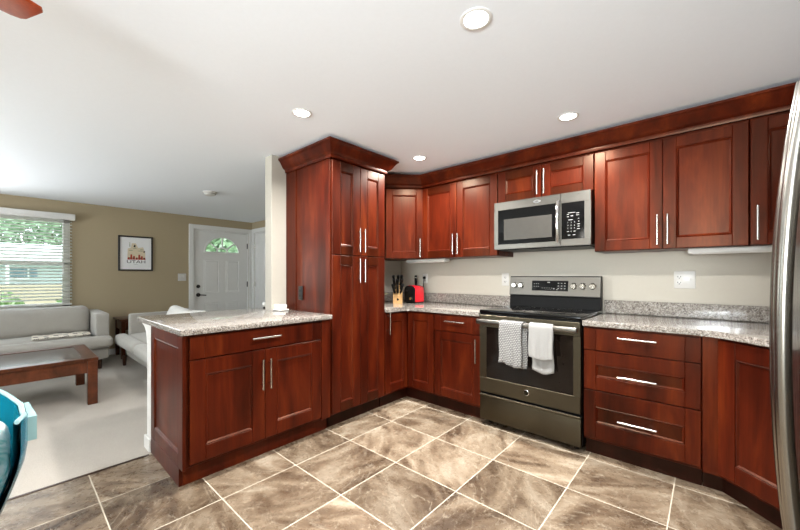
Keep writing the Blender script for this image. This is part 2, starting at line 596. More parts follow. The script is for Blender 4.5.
        for ax in range(3):
            j, k = [a for a in range(3) if a != ax]
            for s in (-1, 1):
                for a in range(n):
                    for b in range(n):
                        ps = []
                        for (aa, bb) in ((a, b), (a + 1, b), (a + 1, b + 1), (a, b + 1)):
                            p = [0, 0, 0]
                            p[ax] = s; p[j] = ts[aa]; p[k] = ts[bb]
                            ps.append(vert(p))
                        if len(set(ps)) == 4:
                            fs.append(bm.faces.new(ps))
        self._new(fs)
    def text(self, s, size, mat, depth=0.0004):
        cu = bpy.data.curves.new('t', 'FONT')
        cu.body = s
        cu.size = size
        cu.extrude = depth
        cu.align_x = 'CENTER'
        cu.align_y = 'CENTER'
        to = bpy.data.objects.new('t', cu)
        COL.objects.link(to)
        dg = bpy.context.evaluated_depsgraph_get()
        me = bpy.data.meshes.new_from_object(to.evaluated_get(dg))
        me.transform(mat)
        nb = len(self.bm.faces)
        self.bm.from_mesh(me)
        self.bm.faces.ensure_lookup_table()
        self._new(self.bm.faces[nb:])
        bpy.data.objects.remove(to)
        bpy.data.meshes.remove(me)
        bpy.data.curves.remove(cu)
    def xf(self, mat):
        bmesh.ops.transform(self.bm, matrix=mat, verts=self.bm.verts)
    def make(self, name, mat, parent=None, local=False, loc=None, smooth=35):
        bm = self.bm
        bmesh.ops.recalc_face_normals(bm, faces=bm.faces)
        me = bpy.data.meshes.new(name)
        bm.to_mesh(me)
        bm.free()
        mats = mat if isinstance(mat, (list, tuple)) else [mat]
        for m in mats:
            me.materials.append(MT[m] if isinstance(m, str) else m)
        if smooth:
            for p in me.polygons:
                p.use_smooth = True
            me.set_sharp_from_angle(angle=R(smooth))
        o = bpy.data.objects.new(name, me)
        COL.objects.link(o)
        if parent is not None:
            o.parent = parent
            if not local:
                me.transform(WM[parent.name].inverted())
            WM[o.name] = WM[parent.name]
        else:
            M = Matrix.Translation(Vector(loc)) if loc else Matrix.Identity(4)
            if loc:
                me.transform(M.inverted())
                o.location = loc
            WM[o.name] = M
        return o

def thing(name, label, cat, loc, rz=0.0, group=None):
    o = bpy.data.objects.new(name, None)
    o.empty_display_size = 0.1
    COL.objects.link(o)
    o.location = loc
    o.rotation_euler = (0, 0, rz)
    WM[o.name] = Matrix.Translation(Vector(loc)) @ Matrix.Rotation(rz, 4, 'Z')
    o['label'] = label
    o['category'] = cat
    if group: o['group'] = group
    return o

def tag(o, label, cat, group=None):
    o['label'] = label
    o['category'] = cat
    if group: o['group'] = group
    return o

def struct(o):
    o['kind'] = 'structure'
    return o

# ------------------------------------------------------------------ the setting
XF = -3.80                     # living room front wall
XR = 3.72                      # kitchen right wall
YR = -5.6                      # wall behind the photographer
g = G(); g.box(0.03, XR + .1, YR - .1, 0.1, -0.06, 0.0)
struct(g.make('floor', 'tiles', smooth=0))
g = G(); g.box(XF - .1, 0.03, YR - .1, 0.1, -0.06, -0.001)
struct(g.make('floor_carpet', 'carpet', smooth=0))
g = G(); g.box(XF - .1, XR + .1, YR - .1, 0.1, CEIL, CEIL + .08)
struct(g.make('ceiling', 'ceiling', smooth=0))

# stove wall (kitchen part), and the same outer wall in the living room with a closet door
g = G(); g.box(-0.055, XR + .1, 0, 0.1, 0, CEIL)
struct(g.make('wall_back', 'wall_beige', smooth=0))
DX0, DX1 = -3.71, -2.96        # second door opening
g = G()
g.box(XF - .1, DX0, 0, 0.1, 0, CEIL); g.box(DX1, -0.055, 0, 0.1, 0, CEIL); g.box(DX0, DX1, 0, 0.1, 1.975, CEIL)
struct(g.make('wall_living_back', 'wall_tan', smooth=0))
# front wall with window and entrance
WY0, WY1, WZ0, WZ1 = -4.35, -2.57, 0.74, 1.93
EY0, EY1, EZ1 = -1.025, -0.07, 1.965
g = G()
g.box(XF - .12, XF, YR - .1, WY0, 0, CEIL); g.box(XF - .12, XF, WY0, WY1, 0, WZ0); g.box(XF - .12, XF, WY0, WY1, WZ1, CEIL)
g.box(XF - .12, XF, WY1, EY0, 0, CEIL); g.box(XF - .12, XF, EY0, EY1, EZ1, CEIL); g.box(XF - .12, XF, EY1, 0.1, 0, CEIL)
struct(g.make('wall_front', 'wall_tan', smooth=0))
g = G(); g.box(XR, XR + .1, YR - .1, 0, 0, CEIL)
struct(g.make('wall_right', 'wall_beige', smooth=0))
# rear wall, with two unseen windows added to let light in
RX0, RX1, RZ0, RZ1 = 2.05, 3.6, 0.85, 1.95
LX0, LX1, LZ0, LZ1 = -3.2, -0.05, 0.75, 1.95
g = G()
g.box(XF - .1, LX0, YR - .1, YR, 0, CEIL); g.box(LX0, LX1, YR - .1, YR, 0, LZ0); g.box(LX0, LX1, YR - .1, YR, LZ1, CEIL)
g.box(LX1, RX0, YR - .1, YR, 0, CEIL); g.box(RX0, RX1, YR - .1, YR, RZ1, CEIL); g.box(RX0, RX1, YR - .1, YR, 0, RZ0); g.box(RX1, XR + .1, YR - .1, YR, 0, CEIL)
struct(g.make('wall_rear', 'wall_beige', smooth=0))
# partition between kitchen and living room, low wall behind the peninsula
WE = -1.656
g = G(); g.box(-.11, 0, WE, 0, 0, CEIL, 0.004)
struct(g.make('wall_partition', 'wall_beige_dimmed', smooth=0))
PE = -2.49
g = G(); g.box(-.11, -.002, PE - .012, WE - .001, 0, 0.838, 0.003)
struct(g.make('wall_peninsula', 'white', smooth=0))

def base_run(name, pts, h=0.085, t=0.013):
    """baseboard pieces as boxes (x0,x1,y0,y1)"""
    g = G()
    for (x0, x1, y0, y1) in pts:
        g.box(x0, x1, y0, y1, 0, h, 0.004)
    return struct(g.make(name, 'white', smooth=0))
g = G(); g.box(.021, .039, YR, PE - .03, 0, .0035, .001)
struct(g.make('trim_3', 'espresso', smooth=0))
base_run('baseboard_front', [(XF, XF + .013, WY0 - 1, EY0 - .085)])
base_run('baseboard_back', [(-2.88, -.112, -.013, 0)])
base_run('baseboard_partition', [(-.124, -.111, PE - .013, 0), (-.126, .0, PE - .027, PE - .0125)])
# window 1: vinyl frame with two sashes
g = G()
xw0, xw1 = XF - .09, XF - .03
for (y0, y1) in ((WY0, WY0 + .06), (WY1 - .075, WY1), (-3.5, -3.42)):
    g.box(xw0, xw1, y0, y1, WZ0, WZ1, .004)
for (z0, z1) in ((WZ0, WZ0 + .05), (WZ1 - .05, WZ1), (1.30, 1.345)):
    g.box(xw0, xw1, WY0, WY1, z0, z1, .004)
w1 = struct(g.make('window_1', 'white', smooth=0))
g = G(); g.box(XF - .062, XF - .058, WY0 + .01, WY1 - .01, WZ0 + .01, WZ1 - .01)
g.make('pane', 'glass', w1, smooth=0)
g = G(); g.box(XF - .03, XF + .03, WY0 - .02, WY1 + .02, WZ0 - .025, WZ0 - .001, .004)
g.make('window_sill', 'white', w1)
# added glazing, unseen behind the photographer, to light the room
def glazing(name, x0, x1, z0, z1, bars):
    g = G()
    for a in [x0, x1 - .06] + [b - .03 for b in bars]:
        g.box(a, a + .06, YR - .08, YR - .03, z0, z1, .004)
    g.box(x0, x1, YR - .08, YR - .03, z0, z0 + .06, .004); g.box(x0, x1, YR - .08, YR - .03, z1 - .06, z1, .004)
    w = struct(g.make(name, 'white', smooth=0))
    g = G(); g.box(x0 + .01, x1 - .01, YR - .057, YR - .053, z0 + .01, z1 - .01)
    g.make('pane', 'glass', w, smooth=0)
glazing('added_window_2', RX0, RX1, RZ0, RZ1, [2.82])
glazing('added_window_3', LX0, LX1, LZ0, LZ1, [-1.5])

# entrance door with fan light
def panel_raised(g, u0, u1, z0, z1, P, bw=.022):
    """raised panel: groove ring and field; P(u, z, h) -> point, h out of the door"""
    def ring(i0, h0, i1, h1):
        a = [(u0 + i0, z0 + i0), (u1 - i0, z0 + i0), (u1 - i0, z1 - i0), (u0 + i0, z1 - i0)]
        b = [(u0 + i1, z0 + i1), (u1 - i1, z0 + i1), (u1 - i1, z1 - i1), (u0 + i1, z1 - i1)]
        for k in range(4):
            m = (k + 1) % 4
            g.poly([P(*a[k], h0), P(*a[m], h0), P(*b[m], h1), P(*b[k], h1)])
    ring(0, 0.0005, .006, .006); ring(.006, .006, bw * .6, -.0); ring(bw * .6, .0005, bw * 1.5, .005)
    i = bw * 1.5
    g.poly([P(u0 + i, z0 + i, .005), P(u1 - i, z0 + i, .005), P(u1 - i, z1 - i, .005), P(u0 + i, z1 - i, .005)])

def door_casing(name, P, u0, u1, z1, w=.075):
    g = G()
    def bx(a0, a1, b0, b1, h0, h1):
        p, q = P(a0, b0, h0), P(a1, b1, h1)
        g.box(p[0], q[0], p[1], q[1], p[2], q[2], .005)
    bx(u0 - w, u0, 0, z1 + w, -.001, .016); bx(u1, u1 + min(w, .068), 0, z1 + w, -.001, .016); bx(u0, u1, z1, z1 + w, -.001, .016)
    bx(u0, u0 + .018, 0, z1, -.1, .0); bx(u1 - .018, u1, 0, z1, -.1, .0); bx(u0, u1, z1 - .018, z1, -.1, .0)
    return struct(g.make(name, 'white', smooth=0))
PF = lambda u, z, h: (XF + h, u, z)
PB = lambda u, z, h: (u, -h, z)
door_casing('trim_1', PF, EY0, EY1, EZ1)
door_casing('trim_2', PB, DX0, DX1, 1.975)

dy0, dy1, dz1 = EY0 + .02, EY1 - .02, EZ1 - .02
XD = XF - .02
FC, FZ, FR_, FRI = (dy0 + dy1) / 2 + .005, 1.575, .30, .095
PD = lambda u, z, h: (XD + h, u, z)
g = G()
# slab as strips round the half-round light
N = 20
FSX, FSZ = 1.0, .93
def arc(r, k): return (FC + r * math.cos(PI * k / N), FZ + r * FSZ * math.sin(PI * k / N))
outer = [arc(FR_, k) for k in range(N + 1)]
for (h, flip) in ((0, 0), (-.044, 1)):
    f = [PD(dy0, .012, h), PD(dy1, .012, h), PD(dy1, FZ, h), PD(FC + FR_, FZ, h), PD(FC - FR_, FZ, h), PD(dy0, FZ, h)]
    g.poly(f)
    for k in range(N):
        a, b = outer[k], outer[k + 1]
        g.poly([PD(*a, h), PD(a[0], dz1, h), PD(b[0], dz1, h), PD(*b, h)])
    g.poly([PD(FC + FR_, FZ, h), PD(dy1, FZ, h), PD(dy1, dz1, h), PD(FC + FR_, dz1, h)])
    g.poly([PD(dy0, FZ, h), PD(FC - FR_, FZ, h), PD(FC - FR_, dz1, h), PD(dy0, dz1, h)])
g.poly([PD(dy0, .012, 0), PD(dy0, dz1, 0), PD(dy0, dz1, -.044), PD(dy0, .012, -.044)])
g.poly([PD(dy1, .012, 0), PD(dy1, dz1, 0), PD(dy1, dz1, -.044), PD(dy1, .012, -.044)])
g.poly([PD(dy0, dz1, 0), PD(dy1, dz1, 0), PD(dy1, dz1, -.044), PD(dy0, dz1, -.044)])
for k in range(N):
    a, b = outer[k], outer[k + 1]
    g.poly([PD(*a, 0), PD(*b, 0), PD(*b, -.044), PD(*a, -.044)])
g.poly([PD(FC - FR_, FZ, 0), PD(FC + FR_, FZ, 0), PD(FC + FR_, FZ, -.044), PD(FC - FR_, FZ, -.044)])
mid = FC
for (u0, u1) in ((dy0 + .15, mid - .06), (mid + .06, dy1 - .15)):
    panel_raised(g, u0, u1, 0.86, 1.44, PD)
    panel_raised(g, u0, u1, 0.15, 0.68, PD)
d1 = struct(g.make('door_1', 'white', smooth=0))
g = G()
g.poly([PD(*p, -.024) for p in outer]); g.poly([PD(*p, -.020) for p in outer])
g.make('pane', 'glass', d1, smooth=0)
g = G()
g.tube([PD(*arc(FR_, k), .002) for k in range(N + 1)], .015, 8)
g.tube([PD(FC - FR_ - .01, FZ, .002), PD(FC + FR_ + .01, FZ, .002)], .012, 8)
g.tube([PD(*arc(FRI, k), -.010) for k in range(N + 1)], .014, 8)
for k in (4.5, 10, 15.5):
    a, b = arc(FRI, k), arc(FR_, k)
    g.tube([PD(*a, -.010), PD(*b, -.010)], .014, 8)
g.make('fan_light_grille', 'white', d1)
g = G()
g.lathe([(.001, .02), (.022, .02), (.03, .008), (.031, 0)], PD(dy0 + .06, .975, 0), 20, 'x')
g.box(XD + .018, XD + .03, dy0 + .055, dy0 + .065, .958, .992, .003)
g.make('deadbolt', 'bronze', d1)
g = G()
g.lathe([(.001, .03), (.014, .03), (.016, .012), (.033, .008), (.034, 0)], PD(dy0 + .06, .83, 0), 20, 'x')
g.tube([PD(dy0 + .06, .83, .03), PD(dy0 + .06, .83, .05), PD(dy0 + .09, .828, .055), PD(dy0 + .17, .82, .052)], .009, 10)
g.make('door_lever', 'bronze', d1)
for z in (.25, 1.0, 1.72):
    g = G(); g.cyl(PD(dy1 + .004, z - .05, .008), PD(dy1 + .004, z + .05, .008), .012, seg=10)
    g.box(XD - .004, XD + .003, dy1 - .002, dy1 + .012, z - .045, z + .045)
    g.make('hinge', 'bronze', d1)

# second door, in the corner
e0, e1 = DX0 + .02, DX1 - .02
PE2 = lambda u, z, h: (u, .012 - h, z)
g = G(); g.box(e0, e1, .012, .052, .012, 1.955, .002)
for (z0, z1) in ((.15, .78), (.92, 1.80)):
    panel_raised(g, e0 + .11, (e0 + e1) / 2 - .04, z0, z1, PE2)
    panel_raised(g, (e0 + e1) / 2 + .04, e1 - .11, z0, z1, PE2)
d2 = struct(g.make('door_2', 'white', smooth=0))
for z in (.25, 1.0, 1.72):
    g = G(); g.cyl((e0 - .008, .004, z - .045), (e0 - .008, .004, z + .045), .008, seg=10)
    g.box(e0 - .012, e0 + .002, .009, .016, z - .045, z + .045)
    g.make('hinge', 'nickel', d2)
g = G(); g.lathe([(.001, -.06), (.026, -.055), (.028, -.04), (.012, -.03), (.012, -.01), (.03, -.006), (.03, 0)], (e1 - .06, .012, .92), 20, 'y')
g.make('door_knob', 'nickel', d2)

# ------------------------------------------------------------------ outside, seen through the blinds and the fan light
g = G(); g.box(-60, XF - .2, -40, 30, -.62, -.5)
tag(g.make('lawn', 'grass', loc=(-30, 0, -.5), smooth=0), 'green lawn outside the living room window', 'lawn')['kind'] = 'stuff'
hs = thing('house', 'pale siding house across the lawn, seen through the window blinds', 'house', (-22, -3.2, -.5))
g = G(); g.box(-25, -20, -9, 2.5, -.5, 1.85); g.make('wall', 'siding', hs, smooth=0)
g = G(); g.prism([(-19.4, 1.8), (-19.4, 2.35), (-22.5, 2.75), (-25.6, 2.35), (-25.6, 1.8)], -9.4, 2.9, 'y'); g.make('roof', 'fascia', hs, smooth=0)
for (a, b, c, dd) in ((-3.13, -2.6, 1.05, 1.5), (-5.6, -4.6, .7, 1.5), (.2, 1.1, .7, 1.5)):
    g = G(); g.box(-20.02, -19.96, a - .06, b + .06, c - .06, dd + .06, .01); f = g.make('window', 'fascia', hs, smooth=0)
    g = G(); g.box(-19.965, -19.94, a, b, c, dd); g.make('pane', 'house_glass', f, smooth=0)
g = G(); g.box(-20.0, -19.95, -2.52, -2.3, 1.1, 1.5, .005); g.make('vent', 'house_glass', hs, smooth=0)
g = G(); g.box(-19.95, -19.3, -9, 2.5, -.5, .74); g.make('porch_deck', 'deck', hs, smooth=0)
for yy in (-3.2, -6.2, -.2):
    g = G(); g.box(-19.6, -19.48, yy - .05, yy + .05, .74, 1.8, .005); g.make('porch_post', 'fascia', hs, smooth=0)

def leaf_cloud(g, c, rad, n, s):
    for _ in range(n):
        while True:
            p = Vector((random.uniform(-1, 1), random.uniform(-1, 1), random.uniform(-1, 1)))
            if .35 < p.length < 1: break
        q = Vector((c[0] + p.x * rad[0], c[1] + p.y * rad[1], c[2] + p.z * rad[2]))
        a = Vector((random.gauss(0, 1), random.gauss(0, 1), random.gauss(0, 1))).normalized()
        b = a.orthogonal().normalized()
        k = s * random.uniform(.6, 1.3)
        g.poly([q - a * k, q - b * k * .5, q + a * k, q + b * k * .5])
HEDGE_L = ['low green shrub outside, behind the blinds above the sofa, nearest the window edge',
           'low green shrub outside, second from the right edge of the window',
           'low green shrub outside, third from the right edge of the window']
for i, yy in enumerate((-2.3, -3.14, -3.98)):
    h = thing('shrub', HEDGE_L[i], 'shrub', (-6.4, yy, -.5), 0, 'shrubs below the window')
    g = G(); leaf_cloud(g, (-6.4, yy, .22), (.42, .34, .64), 900, .06); g.make('foliage', 'leaf_hedge', h, smooth=0)
    g = G(); g.cyl((-6.4, yy, -.5), (-6.4, yy, .2), .03, .015, 8); g.make('stem', 'bark', h)
TREE_L = ['tall green tree behind the house, left of the window centre',
          'tall green tree behind the house, at the right side of the window',
          'nearer green tree seen through the fan light of the front door',
          'farther green tree seen through the fan light of the front door']
for i, (x, y, rr, top) in enumerate(((-30, -7.6, 3.0, 7), (-30, -1.2, 3.0, 7), (-15, 4.6, 1.6, 5.0), (-31, 9.6, 3.0, 7))):
    tr = thing('tree', TREE_L[i], 'tree', (x, y, -.5), 0, 'trees outside')
    g = G(); leaf_cloud(g, (x, y, top - rr - .3), (rr, rr, rr * .95), 2200, .26); g.make('crown', 'leaf_tree', tr, smooth=0)
    g = G(); g.cyl((x, y, -.5), (x, y, top - rr), .2, .1, 10); g.make('trunk', 'bark', tr)

# ------------------------------------------------------------------ cabinet building blocks (local frame: front faces -y)
def shaker(g, x0, x1, z0, z1, yb, st=.058, rt=.058, th=.02, dep=.009, rail=0, panel=0):
    yf = yb - th
    b = .0022
    g.box(x0, x0 + st, yf, yb, z0, z1, b); g.box(x1 - st, x1, yf, yb, z0, z1, b)
    g.mi = rail
    g.box(x0 + st, x1 - st, yf + .0003, yb, z1 - rt, z1, b); g.box(x0 + st, x1 - st, yf + .0003, yb, z0, z0 + rt, b)
    g.mi = 0
    a = [(x0 + st, z0 + rt), (x1 - st, z0 + rt), (x1 - st, z1 - rt), (x0 + st, z1 - rt)]
    i = .0135
    c = [(x0 + st + i, z0 + rt + i), (x1 - st - i, z0 + rt + i), (x1 - st - i, z1 - rt - i), (x0 + st + i, z1 - rt - i)]
    j = .0045
    m = [(x0 + st + j, z0 + rt + j), (x1 - st - j, z0 + rt + j), (x1 - st - j, z1 - rt - j), (x0 + st + j, z1 - rt - j)]
    for k in range(4):
        n = (k + 1) % 4
        P = lambda q, y: (q[0], y, q[1])
        g.poly([P(a[k], yf + .0050), P(a[n], yf + .0050), P(m[n], yf + .0015), P(m[k], yf + .0015)])
        g.poly([P(m[k], yf + .0015), P(m[n], yf + .0015), P(c[n], yf + dep), P(c[k], yf + dep)])
    g.mi = panel
    g.poly([P(q, yf + dep) for q in c])
    g.mi = 0

def pull(g, x, z, y, L=.19, vert=True, r=.006, off=.03):
    """bar pull on a front whose surface is at y (front faces -y)"""
    h = L / 2
    if vert:
        g.cyl((x, y - off, z - h), (x, y - off, z + h), r, seg=12)
        for s in (-1, 1): g.cyl((x, y, z + s * h * .68), (x, y - off, z + s * h * .68), r * .75, seg=10)
    else:
        g.cyl((x - h, y - off, z), (x + h, y - off, z), r, seg=12)
        for s in (-1, 1): g.cyl((x + s * h * .68, y, z), (x + s * h * .68, y - off, z), r * .75, seg=10)

def add_door(root, x0, x1, z0, z1, yb, hx=None, hz=None, M=None, **kw):
    g = G(); shaker(g, x0, x1, z0, z1, yb, **kw)
    if M: g.xf(M)
    d = g.make('door', ['cherry', 'cherry_deep'], root, local=True)
    if hx is not None:
        g = G(); pull(g, hx, hz, yb - .02)
        if M: g.xf(M)
        g.make('handle', 'nickel', d, local=True)
    return d

def add_drawer(root, x0, x1, z0, z1, yb, st=.06, rt=None, hz=None):
    g = G()
    if rt is None:      # shallow front: stiles and one flat centre board
        yf = yb - .02
        g.box(x0, x0 + st, yf, yb, z0, z1, .0016); g.box(x1 - st, x1, yf, yb, z0, z1, .0016)
        g.box(x0 + st, x1 - st, yf + .0006, yb, z0, z1, .0016)
    else:
        shaker(g, x0, x1, z0, z1, yb, st=st, rt=rt, panel=1)
    d = g.make('drawer', ['cherry', 'cherry_deep'], root, local=True)
    g = G()
    pull(g, (x0 + x1) / 2, (z0 + z1) / 2 if hz is None else hz, yb - (.02 if rt is None else .011), vert=False, off=.03 if rt is None else .039)
    g.make('handle', 'nickel', d, local=True)
    return d

HC = 0.872       # counter top
HB = 0.838       # cabinet top
TOE = 0.105

# ---- pantry (front faces +x: local x -> world y)
PY0, PY1 = -1.509, -0.937
pw = PY1 - PY0
pt = thing('pantry_cabinet', 'tall cherry wood pantry cabinet with four doors and crown top beside the peninsula', 'pantry cabinet', (0.002, PY0, 0), R(90))
g = G()
g.box(0, pw, -.605, 0, TOE, 2.06, .002)
g.make('body', 'cherry', pt, local=True, smooth=0)
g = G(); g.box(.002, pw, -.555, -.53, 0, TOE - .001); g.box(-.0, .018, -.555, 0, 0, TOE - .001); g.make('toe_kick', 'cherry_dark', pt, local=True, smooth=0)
g = G()      # side panel towards the camera, two boards with a seam
g.box(-.006, -.0005, -.607, -.153, TOE, 2.06, .001); g.box(-.012, -.0005, -.150, 0, TOE, 2.06, .0015)
g.make('side_panel', 'cherry', pt, local=True, smooth=0)
m = pw / 2
for (x0, x1, hx) in ((.003, m - .0015, m - .028), (m + .0015, pw - .003, m + .028)):
    add_door(pt, x0, x1, TOE + .012, 1.316, -.6055, hx, 1.20, st=.078, rt=.07, rail=1)
    add_door(pt, x0, x1, 1.322, 2.035, -.6055, hx, 1.445, st=.078, rt=.07, rail=1)

def crown_path(g, pts, prof):
    """sweep prof [(out, z)] along pts [(x, y, nx, ny)] whose normals already carry the mitre"""
    rings = [[g.bm.verts.new((x + nx * o, y + ny * o, z)) for (o, z) in prof] for (x, y, nx, ny) in pts]
    fs = []
    for A, B in zip(rings, rings[1:]):
        n = len(prof)
        fs += [g.bm.faces.new((A[i], A[(i + 1) % n], B[(i + 1) % n], B[i])) for i in range(n)]
    fs += [g.bm.faces.new(rings[0][::-1]), g.bm.faces.new(rings[-1])]
    g._new(fs)
CPROF = [(0, 2.045), (.012, 2.045), (.014, 2.052), (.014, 2.068), (.024, 2.072), (.040, 2.085), (.066, 2.125), (.078, 2.138), (.086, 2.142), (.086, 2.156), (0, 2.156)]
g = G()
crown_path(g, [(-.012, -.001, -.88, 0), (-.012, -.628, -.88, -1), (pw, -.628, 1, -1), (pw, -.001, 1, 0)], CPROF)
g.make('crown_moulding', 'cherry', pt, local=True, smooth=25)

# ---- peninsula cabinet
QY0, QY1 = -2.488, -1.524
qw = QY1 - QY0
pn = thing('peninsula_cabinet', 'cherry wood peninsula cabinet with two doors under a wide drawer and a panelled end', 'base cabinet', (0.002, QY0, 0), R(90))
g = G(); g.box(.004, qw, -.6, 0, TOE, HB, .002)
g.box(qw - .075, qw, -.62, -.6, TOE, HB, .0015)      # filler stile towards the pantry
g.make('body', 'cherry', pn, local=True, smooth=0)
g = G(); g.box(.0005, qw + .012, -.5615, -.535, 0, TOE - .001); g.make('toe_kick', 'cherry', pn, local=True, smooth=0)
# end panel: faces the camera's near side (local -x); build facing -y then turn
g = G()
W = .622
shaker(g, 0, W, TOE, HB, .0, st=.075, rt=.075, th=.018, dep=.010)
g.box(0, .562, -.018, 0, .001, TOE - .0005, .001)
g.xf(Matrix.Rotation(R(-90), 4, 'Z') @ Matrix.Translation((0, 0, 0)))
# after the turn: x -> -y ... (front now faces -x)
g.make('end_panel', 'cherry', pn, local=True)
d0, d1x = .019, qw - .080
mm = (d0 + d1x) / 2
add_drawer(pn, d0, d1x, .700, HB - .012, -.601, st=.075, hz=.772)
add_door(pn, d0, mm - .0015, .125, .693, -.601, mm - .026, .54, st=.08, rt=.084)
add_door(pn, mm + .0015, d1x, .125, .693, -.601, mm + .026, .54, st=.08, rt=.084)
g = G()
cor = [(-.11 - .001, .838), (-.11 - .001, .70), (-.125, .70)]
for k in range(9):
    a = PI / 2 * k / 8
    cor.append((-.235 + .11 * math.cos(a), .70 + .125 * math.sin(a) * .95))
cor += [(-.245, .838)]
g.prism(cor, PE - .010, PE + .03, 'y')
tag(g.make('corbel', 'white', loc=(-.11, PE, .7)), 'white curved bracket holding up the overhang of the peninsula countertop', 'bracket')

# ---- corner base cabinet (folding corner door) + base cabinet left of the stove
XS, XM = 1.380, 2.110          # stove opening
cb = thing('corner_base_cabinet', 'cherry wood corner base cabinet with a folding corner door under the knife block', 'base cabinet', (0.002, -.002, 0))
g = G()
g.prism([(.002, -.002), (.925, -.002), (.925, -.607), (.607, -.607), (.607, -.930), (.002, -.930)], TOE, HB, 'z')
g.make('body', 'cherry', cb, smooth=0)
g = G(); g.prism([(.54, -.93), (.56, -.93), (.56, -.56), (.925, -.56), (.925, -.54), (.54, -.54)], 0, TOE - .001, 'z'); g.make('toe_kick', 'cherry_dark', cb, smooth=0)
# leaf facing +x
M1 = Matrix.Translation((.6075, -.928, 0)) @ Matrix.Rotation(R(90), 4, 'Z')
g = G(); shaker(g, 0, .297, .125, HB - .012, 0, st=.06, rt=.07); g.xf(M1); dd = g.make('door', 'cherry', cb)
g = G(); pull(g, .03, .742, -.02); g.xf(M1); g.make('handle', 'nickel', dd)
M2 = Matrix.Translation((.6295, -.6075, 0))
g = G(); shaker(g, 0, .293, .125, HB - .012, 0, st=.06, rt=.07); g.xf(M2); g.make('door', 'cherry', cb)

bl = thing('base_cabinet', 'narrow cherry wood base cabinet with one drawer over one door left of the stove', 'base cabinet', (.929, -.002, 0), 0, 'base cabinets along the stove wall')
wl = XS - .004 - .929
g = G(); g.box(0, wl, -.605, 0, TOE, HB, .002); g.make('body', 'cherry', bl, local=True, smooth=0)
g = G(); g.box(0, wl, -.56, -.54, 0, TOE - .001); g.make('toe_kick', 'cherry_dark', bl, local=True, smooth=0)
add_drawer(bl, .003, wl - .003, .688, HB - .012, -.6055, st=.062, hz=.775)
add_door(bl, .003, wl - .003, .125, .681, -.6055, wl - .03, .56, st=.065, rt=.065)

# ---- drawer cabinet right of the stove, filler, diagonal corner
br = thing('drawer_cabinet', 'cherry wood base cabinet with three stacked drawers right of the stove', 'drawer cabinet', (XM + .004, -.002, 0), 0, 'base cabinets along the stove wall')
wr = 2.690 - XM - .004
g = G(); g.box(0, wr, -.605, 0, TOE, HB, .002); g.make('body', 'cherry', br, local=True, smooth=0)
g = G(); g.box(0, wr, -.56, -.54, 0, TOE - .001); g.make('toe_kick', 'cherry_dark', br, local=True, smooth=0)
add_drawer(br, .003, wr - .003, .688, HB - .012, -.6055, st=.066, hz=.779)
add_drawer(br, .003, wr - .003, .434, .682, -.6055, st=.066, rt=.083, hz=.543)
add_drawer(br, .003, wr - .003, .125, .428, -.6055, st=.066, rt=.100, hz=.272)

cx0 = 2.693
dl = .40                        # diagonal front
cr = thing('diagonal_corner_cabinet', 'cherry wood corner base cabinet with a slanted front door beside the refrigerator', 'base cabinet', (cx0, -.002, 0))
k = dl * math.sqrt(.5)
xA, yA = 2.762, -.625
g = G()
g.prism([(cx0, -.003), (XR - .003, -.003), (XR - .003, yA - k - .01), (xA + k, yA - k), (xA, yA), (cx0, yA)], TOE, HB, 'z')
g.make('body', 'cherry', cr, smooth=0)
g = G()
g.prism([(cx0, -.56), (cx0, -.54), (xA + .02, -.54), (xA + k + .04, yA - k + .06), (xA + k + .04, yA - k + .03), (xA + .012, -.56)], 0, TOE - .001, 'z')
g.make('toe_kick', 'cherry_dark', cr, smooth=0)
Md = Matrix.Translation((xA + .0, yA - .001, 0)) @ Matrix.Rotation(R(-45), 4, 'Z')
g = G(); shaker(g, .006, dl - .004, .125, HB - .012, 0, st=.088, rt=.085); g.xf(Md); g.make('door', 'cherry', cr)

# ---- wall cabinets
ZB, ZT = 1.332, 2.062
UD = -.31                       # carcass front, doors stand in front
dg = thing('diagonal_wall_cabinet', 'cherry wood corner wall cabinet with a slanted single door between pantry and stove wall', 'wall cabinet', (.002, -.002, ZB))
g = G()
a0 = (.312, -.622); a1 = (.612, -.322)
g.prism([(.002, -.002), (.562, -.002), (.562, -.312), (.300, -.585), (.002, -.585)], ZB, ZT, 'z')
g.make('body', 'cherry', dg, smooth=0)
Mg = Matrix.Translation((.3005, -.5858, 0)) @ Matrix.Rotation(math.atan2(.273, .262), 4, 'Z')
dlen = math.hypot(.262, .273)
g = G(); shaker(g, .004, dlen - .003, ZB + .003, ZT - .03, -.001, st=.062, rt=.062); g.xf(Mg); dd = g.make('door', 'cherry', dg)
g = G(); pull(g, dlen - .034, 1.437, -.021); g.xf(Mg); g.make('handle', 'nickel', dd)

def wall_cab(name, label, x0, x1, z0, hz, h_left=None):
    t = thing(name, label, 'wall cabinet', (x0, -.002, z0), 0, 'wall cabinets along the stove wall')
    w = x1 - x0
    g = G(); g.box(0, w, -.308, 0, 0, ZT - z0, .002); g.make('body', 'cherry', t, local=True, smooth=0)
    m = w / 2
    for (a, b, hx) in ((.003, m - .0015, m - .026), (m + .0015, w - .003, m + .026)):
        if h_left and a < .01: hx = h_left
        add_door(t, a, b, .003, ZT - .03 - z0, -.3085, hx, hz - z0, st=.066, rt=.066, rail=0 if x0 > 2 else 1)
    return t
wall_cab('wall_cabinet', 'cherry wood two-door wall cabinet left of the microwave', .566, XS - .002, ZB, 1.455)
wall_cab('wall_cabinet', 'short cherry wood two-door wall cabinet directly above the microwave', XS, XM, 1.772, 1.893)
wall_cab('wall_cabinet', 'cherry wood two-door wall cabinet right of the microwave above the double outlet', XM + .002, 2.888, ZB, 1.455)
wall_cab('wall_cabinet', 'cherry wood wall cabinet at the far right, partly behind the refrigerator handles', 2.891, XR - .004, ZB, 1.455, .028)
